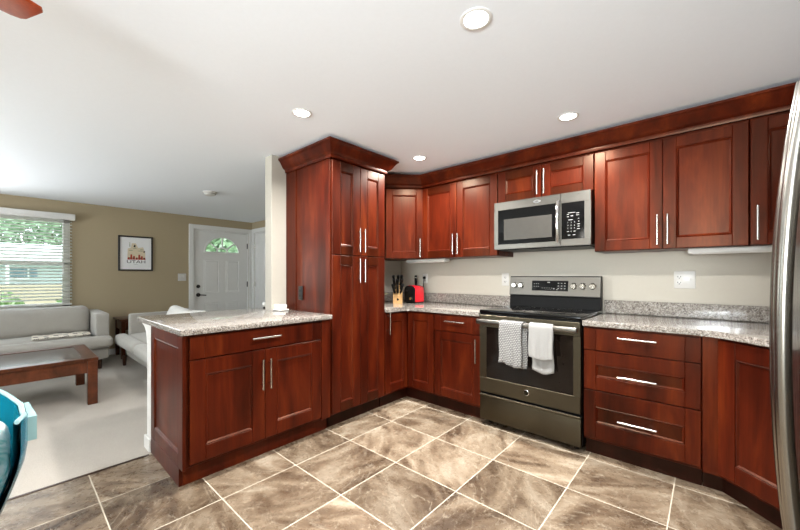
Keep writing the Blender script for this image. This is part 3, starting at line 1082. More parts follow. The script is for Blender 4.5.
# one crown runs over all of them
g = G()
q2 = math.tan(R(22.5))
crown_path(g, [(.004, -.606, 0, -1), (.306, -.606, q2, -1), (.574, -.3325, q2, -1.0), (XR - .006, -.3325, 0, -1)], CPROF)
tag(g.make('crown_moulding', 'cherry', loc=(.6, -.33, 2.045), smooth=25), 'long cherry wood crown moulding running above the wall cabinets', 'crown moulding')

# ---- under-cabinet light bars
def bar_light(label, x0, x1, y):
    t = thing('under_cabinet_light', label, 'light', (x0, y, ZB - .034), 0, 'light bars under the wall cabinets')
    g = G(); g.box(x0, x1, y - .045, y + .045, ZB - .033, ZB - .0005, .006, 2); g.make('housing', 'white_plastic', t)
    g = G(); g.box(x0 + .02, x1 - .02, y - .03, y + .03, ZB - .036, ZB - .033, .001); g.make('diffuser', 'white', t)
bar_light('slim white light bar under the wall cabinets above the red toaster', .30, .80, -.22)
bar_light('slim white light bar under the wall cabinets at the right, near the refrigerator', 2.62, 3.3, -.22)

# ------------------------------------------------------------------ counters
def counter(name, label, poly, splash=None, cat='countertop', loc=None):
    g = G(); g.prism(poly, HB + .0005, HC, 'z', .004, 2)
    o = tag(g.make(name, 'granite', loc=loc), label, cat)
    if splash:
        for (b, lab) in splash:
            g = G(); g.box(b[0], b[1], b[2], b[3], HC + .0005, HC + .1, .003)
            tag(g.make('backsplash', 'granite', loc=((b[0] + b[1]) / 2, b[3], HC)), lab, 'backsplash')
    return o
counter('countertop', 'speckled granite countertop in the corner left of the stove',
        [(.002, -.002), (XS - .003, -.002), (XS - .003, -.648), (.665, -.648), (.648, -.665), (.648, -.932), (.002, -.932)],
        [((.0235, XS - .004, -.022, -.002), 'low granite backsplash on the stove wall left of the stove'), ((.002, .022, -.93, -.002), 'low granite backsplash on the short wall beside the pantry')], loc=(.3, -.3, HB))
ce = []
bx0, by0 = 2.715, -.648
for kk in range(7):
    a = R(45) * kk / 6
    ce.append((2.66 + .17 * math.sin(a), -.648 - .17 * (1 - math.cos(a))))
dx = .36
ce.append((ce[-1][0] + dx, ce[-1][1] - dx))
counter('countertop', 'speckled granite countertop right of the stove running to the refrigerator',
        [(XM + .003, -.002), (XM + .003, -.648)] + ce + [(XR - .003, ce[-1][1]), (XR - .003, -.002)],
        [((XM + .004, XR - .004, -.022, -.002), 'low granite backsplash on the stove wall right of the stove')], loc=(2.5, -.3, HB))
counter('countertop', 'speckled granite countertop on top of the peninsula cabinet',
        [(-.275, -2.522), (.648, -2.522), (.648, -1.5235), (.003, -1.5235), (.003, WE - .003), (-.113, WE - .003), (-.113, -1.50), (-.275, -1.50)], loc=(.2, -2, HB))

# ------------------------------------------------------------------ stove
sv = thing('stove', 'slate electric range with a glass cooktop and two towels on its oven handle', 'stove', ((XS + XM) / 2, -.02, 0))
X0, X1 = XS + .004, XM - .004
g = G()
g.box(X0, X1, -.612, -.03, .035, .868, .003)
for xx in (X0 + .05, X1 - .05):
    for yy in (-.56, -.1): g.cyl((xx, yy, 0), (xx, yy, .036), .018, seg=10)
g.make('body', 'black', sv, smooth=0)
g = G(); g.box(X0 - .001, X1 + .001, -.655, -.03, .869, .895, .006, 2); ct = g.make('cooktop', 'black_glass', sv)
for (bx, by, br_) in ((X0 + .19, -.48, .095), (X1 - .19, -.48, .11), (X0 + .19, -.21, .075), (X1 - .19, -.21, .085), ((X0 + X1) / 2, -.2, .05)):
    g = G()
    n = 40
    for rr in (br_,):
        for i in range(n):
            a, b = 2 * PI * i / n, 2 * PI * (i + 1) / n
            g.poly([(bx + rr * math.cos(a), by + rr * math.sin(a), .8953), (bx + rr * math.cos(b), by + rr * math.sin(b), .8953),
                    (bx + (rr - .003) * math.cos(b), by + (rr - .003) * math.sin(b), .8953), (bx + (rr - .003) * math.cos(a), by + (rr - .003) * math.sin(a), .8953)])
    g.make('burner_ring', 'slate', ct, smooth=0)
# oven door
DZ0, DZ1 = .262, .856
g = G()
wx0, wx1, wz0, wz1 = X0 + .075, X1 - .045, .375, .765
wx0 = X0 + .06; wx1 = X1 - .045
g.box(X0 + .002, X1 - .002, -.656, -.614, wz1, DZ1, .003); g.box(X0 + .002, X1 - .002, -.656, -.614, DZ0, wz0, .003)
g.box(X0 + .002, wx0, -.656, -.614, wz0, wz1); g.box(wx1, X1 - .002, -.656, -.614, wz0, wz1)
od = g.make('oven_door', 'slate', sv, smooth=0)
g = G(); g.box(wx0, wx1, -.654, -.63, wz0, wz1, .001); g.make('oven_window', 'oven_glass', od, smooth=0)
g = G()
zs = .812
g.box(X0 + .004, X1 - .004, -.728, -.697, zs - .019, zs + .019, .012, 3)
for s in (X0 + .03, X1 - .03): g.box(s - .014, s + .014, -.70, -.654, zs - .014, zs + .014, .004)
g.make('oven_handle', 'steel_h', od)
xc, zc_ = 1.752, .325
g = G(); g.lathe([(.001, -.004), (.017, -.004), (.020, -.002), (.021, 0)], (xc, -.656, zc_), 24, 'y'); bd = g.make('badge', 'chrome', od)
g = G(); g.text('GE', .017, Matrix.Translation((xc, -.6605, zc_)) @ Matrix.Rotation(R(90), 4, 'X')); 
g.lathe([(.0155, -.0045), (.0165, -.0048), (.0175, -.0045)], (xc, -.656, zc_), 24, 'y')
g.make('badge_lettering', 'slate', bd)
# storage drawer
g = G(); g.box(X0 + .002, X1 - .002, -.650, -.614, .045, .236, .004, 2)
g.box(X0 + .002, X1 - .002, -.657, -.650, .226, .244, .003)
g.make('storage_drawer', 'slate', sv)
g = G(); g.box(X0 + .004, X1 - .004, -.640, -.613, .2445, .2605); g.make('gap_trim', 'black', sv, smooth=0)
g = G(); g.box(X0 + .004, X1 - .004, -.645, -.613, .8565, .8685); g.make('gap_trim', 'black', sv, smooth=0)
# backguard
g = G()
prof = [(-.028, .869), (-.095, .895), (-.082, .990), (-.105, .993), (-.085, 1.150), (-.075, 1.157), (-.028, 1.157)]
A = [(y, z) for y, z in prof]
g.prism([(y, z) for y, z in A], X0, X1, 'x', .003)
bg = g.make('backguard', 'black', sv)
def BG(x, z, h=0.0):   # point on the sloped control face
    t = (z - .993) / (1.150 - .993)
    return (x, -.105 + .020 * t - h, z)
g = G()
for (a, b, c, dd, h) in ((X0 + .002, X1 - .002, .996, 1.149, .002),):
    g.poly([BG(a, c, h), BG(b, c, h), BG(b, dd, h), BG(a, dd, h)])
    g.poly([BG(a, c, 0), BG(b, c, 0), BG(b, c, h), BG(a, c, h)]); g.poly([BG(a, dd, 0), BG(b, dd, 0), BG(b, dd, h), BG(a, dd, h)])
    g.poly([BG(a, c, 0), BG(a, dd, 0), BG(a, dd, h), BG(a, c, h)]); g.poly([BG(b, c, 0), BG(b, dd, 0), BG(b, dd, h), BG(b, c, h)])
cp = g.make('control_panel', 'steel_h', bg, smooth=0)
g = G()
px0, px1, pz0, pz1 = 1.585, 1.875, 1.034, 1.118
g.poly([BG(px0, pz0, .0035), BG(px1, pz0, .0035), BG(px1, pz1, .0035), BG(px0, pz1, .0035)])
g.poly([BG(px0, pz0, .002), BG(px1, pz0, .002), BG(px1, pz0, .0035), BG(px0, pz0, .0035)])
g.poly([BG(px0, pz1, .002), BG(px1, pz1, .002), BG(px1, pz1, .0035), BG(px0, pz1, .0035)])
g.mi = 1
def mark(x, z, w, h):
    g.poly([BG(x - w / 2, z - h / 2, .004), BG(x + w / 2, z - h / 2, .004), BG(x + w / 2, z + h / 2, .004), BG(x - w / 2, z + h / 2, .004)])
for i in range(6): mark(1.605 + .012 * (i % 3) * 1.4, 1.092 - .022 * (i // 3), .009, .005)
for i in range(5): mark(1.672 + .019 * i, 1.058, .004, .008)
for i in range(3): mark(1.70 + .019 * i, 1.045, .006, .003)
mark(1.722, 1.105, .022, .008)
for i in range(9): mark(1.800 + .025 * (i % 3), 1.098 - .022 * (i // 3), .011, .006)
mark(1.765, 1.052, .012, .008); mark(1.79, 1.045, .01, .006)
g.make('clock_display', ['black_glass', 'mark'], bg, smooth=0)
for kx in (1.432, 1.490, 1.918, 1.983, 2.053):
    c = BG(kx, 1.077, .002)
    g = G()
    g.lathe([(.001, -.030), (.018, -.030), (.0205, -.026), (.0225, -.006), (.026, -.004), (.026, 0)], c, 24, 'y')
    g.box(c[0] - .0045, c[0] + .0045, c[1] - .036, c[1] - .028, c[2] - .018, c[2] + .018, .002)
    g.make('knob', 'nickel', bg)

# ---- towels on the oven handle
def towel(name, label, mat, x0, x1, zf, zb_, shift, wav, narrow=0.0, seed=0.0):
    g = G()
    yb_, ztop = -.7125, zs + .0195
    path = []
    n = 16
    for i in range(n + 1):
        path.append((-.7335, zf + (zs - .008 - zf) * i / n, 0.0))
    for i in range(1, 8):
        a = PI * i / 8
        path.append((yb_ - .021 * math.cos(a), zs + .004 + .0215 * math.sin(a), i / 8))
    for i in range(n + 1):
        path.append((-.6895, zs - .008 + (zb_ - zs + .008) * i / n, 1.0))
    nx = 22
    rows = []
    for (y, z, t) in path:
        row = []
        for k in range(nx + 1):
            u = k / nx
            drop = max(0, (zs - z)) / .3
            x = x0 + shift * t + (x1 - x0) * u + narrow * t * (.5 - u) * 2
            w = wav * drop * math.sin(u * 9 + seed + t * 2) * (1.0 if t < .5 else .45)
            zz = z + (.012 * math.sin(u * 5 + seed) * drop if drop > .6 else 0)
            x += .006 * math.sin(z * 22 + seed) * drop
            row.append(g.bm.verts.new((x, min(y + (-abs(w) if t < .5 else min(w, .006)), -.672), zz)))
        rows.append(row)
    for A, B in zip(rows, rows[1:]):
        for k in range(nx): g.bm.faces.new((A[k], A[k + 1], B[k + 1], B[k]))
    o = g.make(name, mat, loc=((x0 + x1) / 2, yb_, zs), smooth=80)
    s = o.modifiers.new('thickness', 'SOLIDIFY'); s.thickness = .0035; s.offset = 1 if False else 0
    return tag(o, label, 'towel', 'towels on the oven handle')
towel('towel', 'white waffle-weave kitchen towel hanging on the left of the oven handle', 'waffle', 1.585, 1.748, .522, .512, .026, .016, 0, .8)
towel('towel', 'plain white kitchen towel hanging on the right of the oven handle, its back end lower', 'towel', 1.800, 1.958, .600, .500, -.002, .010, .008, 2.1)

# ------------------------------------------------------------------ microwave
mw = thing('microwave', 'stainless over-the-range microwave with black keypad mounted above the stove', 'microwave', ((XS + XM) / 2, -.002, 1.38))
a, b = XS + .002, XM - .002
mz0, mz1 = 1.378, 1.768
g = G(); g.box(a, b, -.372, -.004, mz0 + .004, mz1, .003); g.make('body', 'black', mw, smooth=0)
g = G()
ds = 1.908                      # door / keypad seam
wz0_, wz1_ = 1.418, 1.700
g.box(a + .001, ds - .001, -.40, -.373, wz1_, mz1 - .001, .002); g.box(a + .001, ds - .001, -.40, -.373, mz0, wz0_, .002)
g.box(a + .001, a + .035, -.40, -.373, wz0_, wz1_); g.box(1.872, ds - .001, -.40, -.373, wz0_, wz1_)
md = g.make('door', 'steel_h', mw, smooth=0)
g = G(); g.box(a + .034, 1.873, -.3985, -.38, wz0_ - .001, wz1_ + .001, .001); dwn = g.make('door_glass', 'black_glass', md, smooth=0)
g = G(); g.box(a + .085, 1.845, -.3995, -.3984, 1.452, 1.622, .0003); g.make('window', 'mw_glass', dwn, smooth=0)
g = G()
hp = []
for i in range(13):
    t = i / 12
    hp.append((1.893, -.412 - .024 * math.sin(PI * t), 1.408 + .305 * t))
g.tube(hp, .0125, 12)
for zz in (1.415, 1.706): g.cyl((1.893, -.399, zz), (1.893, -.414, zz), .011, seg=12)
g.make('handle', 'chrome', md)
xb_, zb_ = 1.735, 1.734
g = G()
pts = [(xb_ + .028 * math.cos(2 * PI * i / 28), zb_ + .013 * math.sin(2 * PI * i / 28)) for i in range(28)]
g.prism(pts, -.403, -.4, 'y'); bd = g.make('badge', 'chrome', md)
g = G(); g.text('GE', .016, Matrix.Translation((xb_, -.4036, zb_)) @ Matrix.Rotation(R(90), 4, 'X')); g.make('badge_lettering', 'slate', bd)
g = G()
kz0, kz1 = 1.428, 1.692; kx0, kx1 = 1.914, 2.066
g.box(ds + .001, b - .001, -.40, -.373, kz1, mz1 - .001, .002); g.box(ds + .001, b - .001, -.40, -.373, mz0, kz0, .002)
g.box(kx1, b - .001, -.40, -.373, kz0, kz1); g.box(ds + .001, kx0, -.40, -.373, kz0, kz1)
cpn = g.make('control_panel', 'steel_h', mw, smooth=0)
g = G(); g.box(kx0, kx1, -.399, -.38, kz0, kz1)
g.mi = 1
def mk(x, z, w, h): g.poly([(x - w / 2, -.3993, z - h / 2), (x + w / 2, -.3993, z - h / 2), (x + w / 2, -.3993, z + h / 2), (x - w / 2, -.3993, z + h / 2)])
def tx(s, x, z, sz): g.text(s, sz, Matrix.Translation((x, -.3994, z)) @ Matrix.Rotation(R(90), 4, 'X'), .0001)
for i, dgt in enumerate('1234567890'):
    r_, c_ = divmod(i, 3)
    if i == 9: r_, c_ = 3, 1
    tx(dgt, 1.957 + .022 * c_, 1.548 - .022 * r_, .014)
for (x, z, w) in ((1.957, 1.606, .014), (1.957, 1.590, .014), (1.982, 1.618, .05), (1.983, 1.594, .018), (2.022, 1.612, .02), (2.022, 1.597, .02),
                  (2.028, 1.572, .008), (2.028, 1.552, .008), (2.028, 1.532, .018), (2.028, 1.516, .014), (2.028, 1.498, .018), (1.975, 1.566, .03),
                  (1.957, 1.482, .014), (2.001, 1.482, .014), (1.965, 1.456, .016), (1.998, 1.456, .018)):
    mk(x, z, w, .0045)
g.make('keypad', ['black_glass', 'mark'], cpn, smooth=0)
g = G(); g.box(a + .02, b - .02, -.365, -.03, mz0 - .006, mz0 + .004); g.make('vent_grille', 'black', mw, smooth=0)

# ------------------------------------------------------------------ refrigerator (faces -x)
fx = 2.955
fy0, fy1 = -1.965, -1.055
fm = -1.50
rf = thing('refrigerator', 'stainless side-by-side refrigerator with long bowed door handles at the right edge', 'refrigerator', (3.3, fm, 0))
g = G(); g.box(fx + .07, XR - .03, fy0 + .004, fy1 - .004, .03, 1.80, .006)
for xx in (fx + .12, XR - .1):
    for yy in (fy0 + .08, fy1 - .08): g.cyl((xx, yy, 0), (xx, yy, .031), .025, seg=10)
g.make('body', 'dark_frame', rf)
for (y0, y1, yh) in ((fm + .003, fy1, fm + .045), (fy0, fm - .003, fm - .045)):
    g = G(); g.box(fx, fx + .066, y0, y1, .06, 1.815, .016, 3); dr = g.make('door', 'steel', rf)
    g = G()
    P_ = []
    for i in range(33):
        t = -1 + 2 * i / 32
        z = .95 + .82 * t
        P_.append((fx - .012 - .058 * (1 - abs(t) ** 2.2), yh, z))
    g.tube(P_, .020, 16)
    for (zz) in (.15, 1.75): g.cyl((fx + .001, yh, zz), (fx - .018, yh, zz), .0155, seg=12)
    g.make('handle', 'steel_bar', dr, smooth=60)

# ------------------------------------------------------------------ counter-top things
kb = thing('knife_block', 'light wood knife block full of black handled knives in the counter corner', 'knife block', (.312, -.412, HC), R(41))
g = G()
g.prism([(-.055, 0), (.085, 0), (.085, .19), (.055, .215), (-.055, .085)], -.048, .048, 'x', .003)
g.make('block', 'light_wood', kb, local=True, smooth=0)
g = G(); g.prism([(.010 * math.cos(i * PI / 8) * (1 + .25 * (i % 3 == 0)), .045 + .013 * math.sin(i * PI / 8)) for i in range(16)], -.0558, -.0552, 'y'); g.make('label_mark', 'black', kb, local=True, smooth=0)
sl = Vector((0, .11, .13)).normalized(); nn = Vector((0, -.13, .11)).normalized()
for r_ in range(3):
    for c_ in range(3):
        p = Vector((-.03 + .03 * c_, -.055, .085)) + sl * (.03 + .052 * r_)
        L = .115 if r_ else .095
        g = G()
        q = p + nn * .012
        e = p + nn * L + Vector(((c_ - 1) * .016 + .006 * ((r_ * 2 + c_) % 3 - 1), 0, .028))
        g.tube([p - nn * .0, q, (q + e) / 2 + Vector((0, 0, -.003)), e], [.008, .0135, .0115, .0145], 8)
        kn = g.make('knife_handle', 'black', kb, local=True)
        for t in (.35, .75):
            g = G()
            cc = q.lerp(e, t); g.cyl(cc - Vector((.0128, 0, 0)), cc + Vector((.0128, 0, 0)), .0035, seg=8)
            g.make('rivet', 'nickel', kn, local=True)

ts = thing('toaster', 'small red toaster with a black end, plugged into the wall outlet', 'toaster', (.385, -.205, HC))
g = G()
prof = [(-.07, .012), (.07, .012), (.07, .14)]
for i in range(1, 8):
    a = PI / 2 * i / 8
    prof.append((.07 - .045 * (1 - math.cos(a)), .14 + .045 * math.sin(a)))
prof += [(.025, .185), (-.025, .185)]
for i in range(1, 8):
    a = PI / 2 * (1 - i / 8)
    prof.append((-.07 + .045 * (1 - math.cos(a)), .14 + .045 * math.sin(a)))
prof.append((-.07, .14))
g.prism(prof, -.09, .055, 'y', .003); g.make('body', 'red', ts, local=True)
g = G(); g.prism([(x * .97, z * .985 + .001) for x, z in prof], -.108, -.0905, 'y', .004); ep = g.make('end_panel', 'black', ts, local=True)
g = G(); g.box(-.045, -.015, -.128, -.107, .12, .135, .004); g.make('lever', 'black', ep, local=True)
g = G(); g.lathe([(.001, -.02), (.014, -.02), (.017, 0)], (.03, -.108, .05), 16, 'y'); g.make('dial', 'nickel', ep, local=True)
for s in (-.02, .02):
    g = G(); g.box(s - .011, s + .011, -.07, .04, .1845, .1862)
    g.make('slot', 'black', ts, local=True, smooth=0)
g = G(); g.box(-.06, .06, -.085, .05, 0, .0125); g.make('base', 'black', ts, local=True)
g = G()
pc = [(0.0, .054, .06), (.0, .10, .08), (-.005, .15, .19), (-.01, .158, .235), (-.018, .166, .262), (-.021, .172, .266)]
g.tube(pc, .0035, 8)
g.box(-.036, -.006, .168, .192, .252, .28, .005)
g.make('power_cord', 'black', ts, local=True)

g = G()
ux, uy = .285, -.075
g.lathe([(.018, 0), (.021, .004), (.018, .02), (.012, .10), (.0125, .18), (.016, .22), (.0175, .27), (.014, .292), (.001, .296)], (ux, uy, HC), 20)
g.mi = 1
g.lathe([(.0182, .262), (.0186, .266), (.0182, .27)], (ux, uy, HC), 20)
tag(g.make('utensil', ['black', 'nickel'], loc=(ux, uy, HC)), 'slim black utensil standing upright behind the red toaster', 'utensil')

pp = thing('potted_plant', 'small leafy plant on the counter half hidden by the pantry', 'plant', (.145, -.56, HC))
g = G(); g.lathe([(.001, 0), (.038, 0), (.05, .075), (.054, .078), (.054, .088), (.046, .088), (.044, .07), (.001, .07)], (.145, -.56, HC), 24); pot = g.make('pot', 'soil', pp)
for k in range(11):
    a = k * 2.4; L = .09 + .03 * (k % 3); h = .05 + .022 * (k % 4)
    g = G()
    c, s = math.cos(a), math.sin(a)
    pr = []
    for i in range(7):
        t = i / 6
        pr.append((Vector((.145 + c * L * t, -.56 + s * L * t, HC + .07 + h * 2 * (t - t * t * .75))), .017 * math.sin(PI * (t * .9 + .08))))
    for (p, w), (q, v) in zip(pr, pr[1:]):
        sd = Vector((-s, c, 0))
        g.poly([p - sd * w, p + sd * w, q + sd * v, q - sd * v])
    o = g.make('leaf', 'leaf_pot', pp, smooth=60)
    o.modifiers.new('thickness', 'SOLIDIFY').thickness = .001

g = G()
g.lathe([(.001, .0), (.015, .0), (.017, .004), (.014, .008), (.012, .012)], (-.216, -1.60, HC), 20)
g.mi = 1
g.lathe([(.012, .012), (.021, .018), (.026, .03), (.024, .045), (.016, .055), (.001, .058)], (-.216, -1.60, HC), 24)
tag(g.make('ornament', ['dark_frame', 'ceramic'], loc=(-.216, -1.60, HC)), 'small round white ornament on a dark foot on the peninsula, left of the wall end', 'ornament')
bw = thing('butter_dish', 'small white lidded dish on the peninsula against the pantry side', 'dish', (.05, -1.60, HC))
g = G(); g.box(-.025, .115, -1.645, -1.56, HC, HC + .012, .004, 2); g.make('tray', 'ceramic', bw)
g = G(); g.box(-.012, .103, -1.635, -1.57, HC + .0122, HC + .05, .008, 3); g.make('lid', 'ceramic', bw)

# ------------------------------------------------------------------ outlets and switches
def plate_y(name, label, x0, x1, z0, z1, y, kinds, mat='white_plastic', dark='black', cat='outlet', grp='wall outlets'):
    t = thing(name, label, cat, ((x0 + x1) / 2, y, (z0 + z1) / 2), 0, grp)
    g = G(); g.box(x0, x1, y - .006, y - .0005, z0, z1, .003, 2); p = g.make('plate', mat, t)
    n = len(kinds); w = (x1 - x0) / n
    for i, kd in enumerate(kinds):
        c = x0 + w * (i + .5); zc = (z0 + z1) / 2
        g = G()
        if kd == 'o':
            for s in (-.02, .02):
                g = G()
                g.box(c - .016, c + .016, y - .0085, y - .005, zc + s - .014, zc + s + .014, .003, 2)
                g.mi = 1
                g.box(c - .0095, c - .0055, y - .0089, y - .008, zc + s - .003, zc + s + .007); g.box(c + .0055, c + .0095, y - .0089, y - .008, zc + s - .003, zc + s + .006)
                g.cyl((c, y - .0089, zc + s - .008), (c, y - .008, zc + s - .008), .0035, seg=8)
                g.make('socket', [mat, dark], p, smooth=0)
        else:
            g.box(c - .005, c + .005, y - .018, y - .005, zc - .004, zc + .012, .002); g.make('toggle', mat, p)
    return t
plate_y('wall_outlet', 'white wall outlet with a black plug in it behind the red toaster', .327, .397, 1.078, 1.182, 0, 'o')
plate_y('wall_outlet', 'white wall outlet beside the left end of the stove backguard', 1.266, 1.336, 1.066, 1.184, 0, 'o')
plate_y('wall_outlet', 'wide white plate with an outlet and a switch on the wall right of the stove', 2.538, 2.652, 1.072, 1.192, 0, 'os')
plate_y('wall_outlet', 'dark brown outlet on the side of the pantry above the peninsula', .200, .262, .962, 1.075, -1.5215, 'o', 'bronze', 'black')
sw = thing('light_switch', 'white double light switch on the tan wall left of the front door', 'light switch', (XF, -1.2, 1.135))
g = G(); g.box(XF + .0005, XF + .007, -1.262, -1.138, 1.075, 1.195, .003, 2); sp_ = g.make('plate', 'white_plastic', sw)
for yy in (-1.225, -1.175):
    g = G(); g.box(XF + .006, XF + .02, yy - .006, yy + .006, 1.13, 1.15, .002); g.make('toggle', 'white_plastic', sp_)

# ------------------------------------------------------------------ recessed lights, smoke detector, fan
DL_LABEL = ['round recessed ceiling light nearest the camera, at the top of the picture',
            'round recessed ceiling light above the peninsula, left of the pantry crown',
            'round recessed ceiling light in front of the cabinets above the microwave',
            'round recessed ceiling light in the corner between pantry and wall cabinets',
            'added unseen round recessed ceiling light in the dining area on the refrigerator side, behind the camera',
            'added unseen round recessed ceiling light in the dining area on the living room side, behind the camera']
for (lx, ly), lab in zip(DOWNLIGHTS + FILL_LIGHTS, DL_LABEL):
    t = thing('recessed_light', lab, 'ceiling light', (lx, ly, CEIL), 0, 'recessed ceiling lights')
    g = G(); g.lathe([(.046, -.0005), (.062, -.0005), (.063, -.003), (.058, -.005), (.048, -.004), (.046, -.0005)], (lx, ly, CEIL), 40); g.make('trim_ring', 'white', t)
    g = G(); g.lathe([(.001, -.0095), (.02, -.0088), (.036, -.006), (.0462, -.001)], (lx, ly, CEIL), 40); g.make('lens', 'lens', t)
sd_ = thing('smoke_detector', 'round white smoke detector on the living room ceiling', 'smoke detector', (-1.78, -1.495, CEIL))
g = G(); g.lathe([(.078, -.0005), (.078, -.012), (.066, -.016), (.064, -.034), (.052, -.042), (.001, -.044)], (-1.78, -1.495, CEIL), 32); g.make('housing', 'white_plastic', sd_)
g = G(); g.lathe([(.0645, -.021), (.0655, -.024), (.0645, -.027)], (-1.78, -1.495, CEIL), 32); g.make('vent_ring', 'black', sd_)

fn = thing('ceiling_fan', 'ceiling fan with reddish wooden blades, one blade tip in the upper left corner', 'ceiling fan', (FAN[0], FAN[1], CEIL))
fX, fY = FAN
g = G(); g.lathe([(.001, CEIL - .001), (.07, CEIL - .001), (.065, CEIL - .03), (.03, CEIL - .05), (.03, 2.07), (.11, 2.06), (.125, 2.03), (.12, 1.97), (.08, 1.94), (.05, 1.93), (.001, 1.93)], (fX, fY, 0), 32); g.make('motor', 'bronze', fn)
g = G(); g.lathe([(.03, 1.93), (.06, 1.91), (.10, 1.86), (.095, 1.80), (.06, 1.765), (.001, 1.755)], (fX, fY, 0), 28); g.make('added_globe', 'glass', fn)  # unseen globe added around the fan's fill light
for i in range(5):
    ang = math.atan2(.957, -.29) + i * 2 * PI / 5
    Mb = Matrix.Translation((fX, fY, 1.985)) @ Matrix.Rotation(ang, 4, 'Z') @ Matrix.Rotation(R(9), 4, 'X')
    g = G()
    bp = [(.16, -.055), (.50, -.078)]
    bp += [(.59, -.078), (.615, -.070), (.625, -.050), (.627, .070), (.620, .090), (.60, .10), (.57, .10), (.50, .084), (.16, .055)]
    g.prism(bp, -.004, .004, 'z', .0015)
    g.xf(Mb); bd = g.make('blade', 'fan_wood', fn)
    g = G(); g.box(.09, .22, -.02, .02, -.009, -.0045, .002); g.xf(Mb); g.make('blade_bracket', 'bronze', bd)

# ------------------------------------------------------------------ living room
# window blind
vb = thing('window_blind', 'white horizontal slat blind with a valance covering the living room window', 'window blind', (XF + .04, (WY0 + WY1) / 2, WZ1))
g = G(); g.box(XF + .001, XF + .085, WY0 - .05, WY1 + .045, 1.915, 2.0, .006, 2); g.make('valance', 'white', vb)
g = G()
zz = 1.89
while zz > .80:
    dz = .008
    y0, y1 = WY0 - .015, WY1 + .015
    x0, x1 = XF + .012, XF + .058
    g.poly([(x0, y0, zz + dz), (x1, y0, zz - dz), (x1, y1, zz - dz), (x0, y1, zz + dz)])
    g.poly([(x0, y0, zz + dz + .003), (x1, y0, zz - dz + .003), (x1, y1, zz - dz + .003), (x0, y1, zz + dz + .003)])
    g.poly([(x1, y0, zz - dz), (x1, y0, zz - dz + .003), (x1, y1, zz - dz + .003), (x1, y1, zz - dz)])
    g.poly([(x0, y0, zz + dz), (x0, y0, zz + dz + .003), (x0, y1, zz + dz + .003), (x0, y1, zz + dz)])
    g.poly([(x0, y1, zz + dz), (x0, y1, zz + dz + .003), (x1, y1, zz - dz + .003), (x1, y1, zz - dz)])
    zz -= .042
g.make('slats', 'slat', vb, smooth=0)
g = G(); g.box(XF + .012, XF + .06, WY0 - .015, WY1 + .015, .765, .785, .004); g.make('bottom_rail', 'white_plastic', vb)
for yy in (WY1 - .02, -3.0, -3.45, WY0 + .1):
    g = G()
    for xx in (XF + .010, XF + .060): g.cyl((xx, yy, .785), (xx, yy, 1.92), .0012, seg=6)
    g.make('ladder_cord', 'white_plastic', vb)
g = G(); g.cyl((XF + .066, WY1 - .07, 1.18), (XF + .066, WY1 - .07, 1.915), .005, seg=8); g.make('tilt_wand', 'white_plastic', vb)

# picture
pf = thing('framed_print', 'black framed print with desert picture and UTAH lettering on the tan wall', 'picture', (XF, -1.83, 1.5))
ya, yb2, za, zb2 = -2.05, -1.615, 1.235, 1.765
g = G()
fw = .022
g.box(XF + .001, XF + .024, ya, ya + fw, za, zb2, .002); g.box(XF + .001, XF + .024, yb2 - fw, yb2, za, zb2, .002)
g.box(XF + .001, XF + .024, ya + fw, yb2 - fw, za, za + fw, .002); g.box(XF + .001, XF + .024, ya + fw, yb2 - fw, zb2 - fw, zb2, .002)
g.make('frame', 'dark_frame', pf, smooth=0)
g = G(); g.box(XF + .001, XF + .010, ya + fw - .002, yb2 - fw + .002, za + fw - .002, zb2 - fw + .002)
pr_ = g.make('print', 'paper', pf, smooth=0)
g = G()
X_ = XF + .0102
yc_ = (ya + yb2) / 2
def art(pts, mi, dxx=0.0):
    g.mi = mi
    g.poly([(X_ + dxx, yc_ + y, z) for y, z in pts])
# sandy sky block, arcs of dunes, rust mesas, dark details
art([(-.105, 1.41), (.12, 1.41), (.12, 1.53), (.09, 1.60), (.03, 1.585), (.0, 1.655), (-.05, 1.655), (-.06, 1.59), (-.10, 1.57)], 0)
for (y0, z0, w, h) in ((-.08, 1.60, .012, .07), (-.035, 1.575, .05, .012), (.05, 1.555, .05, .012), (.02, 1.535, .08, .01), (-.09, 1.54, .06, .012)):
    art([(y0, z0), (y0 + w, z0), (y0 + w * .7, z0 + h), (y0 + w * .2, z0 + h)], 2, .0002)
art([(-.03, 1.60), (-.005, 1.595), (-.002, 1.625), (-.02, 1.635)], 3, .0003)
art([(.095, 1.52), (.112, 1.515), (.118, 1.54), (.1, 1.545)], 3, .0003)
for k in range(7):
    y0 = -.105 + .033 * k
    hgt = .035 + .022 * ((k * 5) % 3)
    art([(y0, 1.405), (y0 + .031, 1.405), (y0 + .026, 1.405 + hgt), (y0 + .006, 1.405 + hgt)], 1, .0002)
for k in range(5):
    y0 = -.09 + .045 * k
    art([(y0, 1.425), (y0 + .02, 1.422), (y0 + .03, 1.434), (y0 + .008, 1.438)], 3, .0004)
g.mi = 3
Mt = Matrix.Translation((X_ + .0004, yc_ + .006, 1.372)) @ Matrix.Rotation(R(90), 4, 'Z') @ Matrix.Rotation(R(90), 4, 'X') @ Matrix.Diagonal((1.45, 1, 1, 1))
g.text('UTAH', .062, Mt, .0001)
for k in range(6): art([(-.025 + .009 * k, 1.332), (-.02 + .009 * k, 1.332), (-.02 + .009 * k, 1.336), (-.025 + .009 * k, 1.336)], 3, .0003)
g.make('artwork', ['ink_sand', 'ink_rust', 'ink_green', 'ink'], pr_, smooth=0)

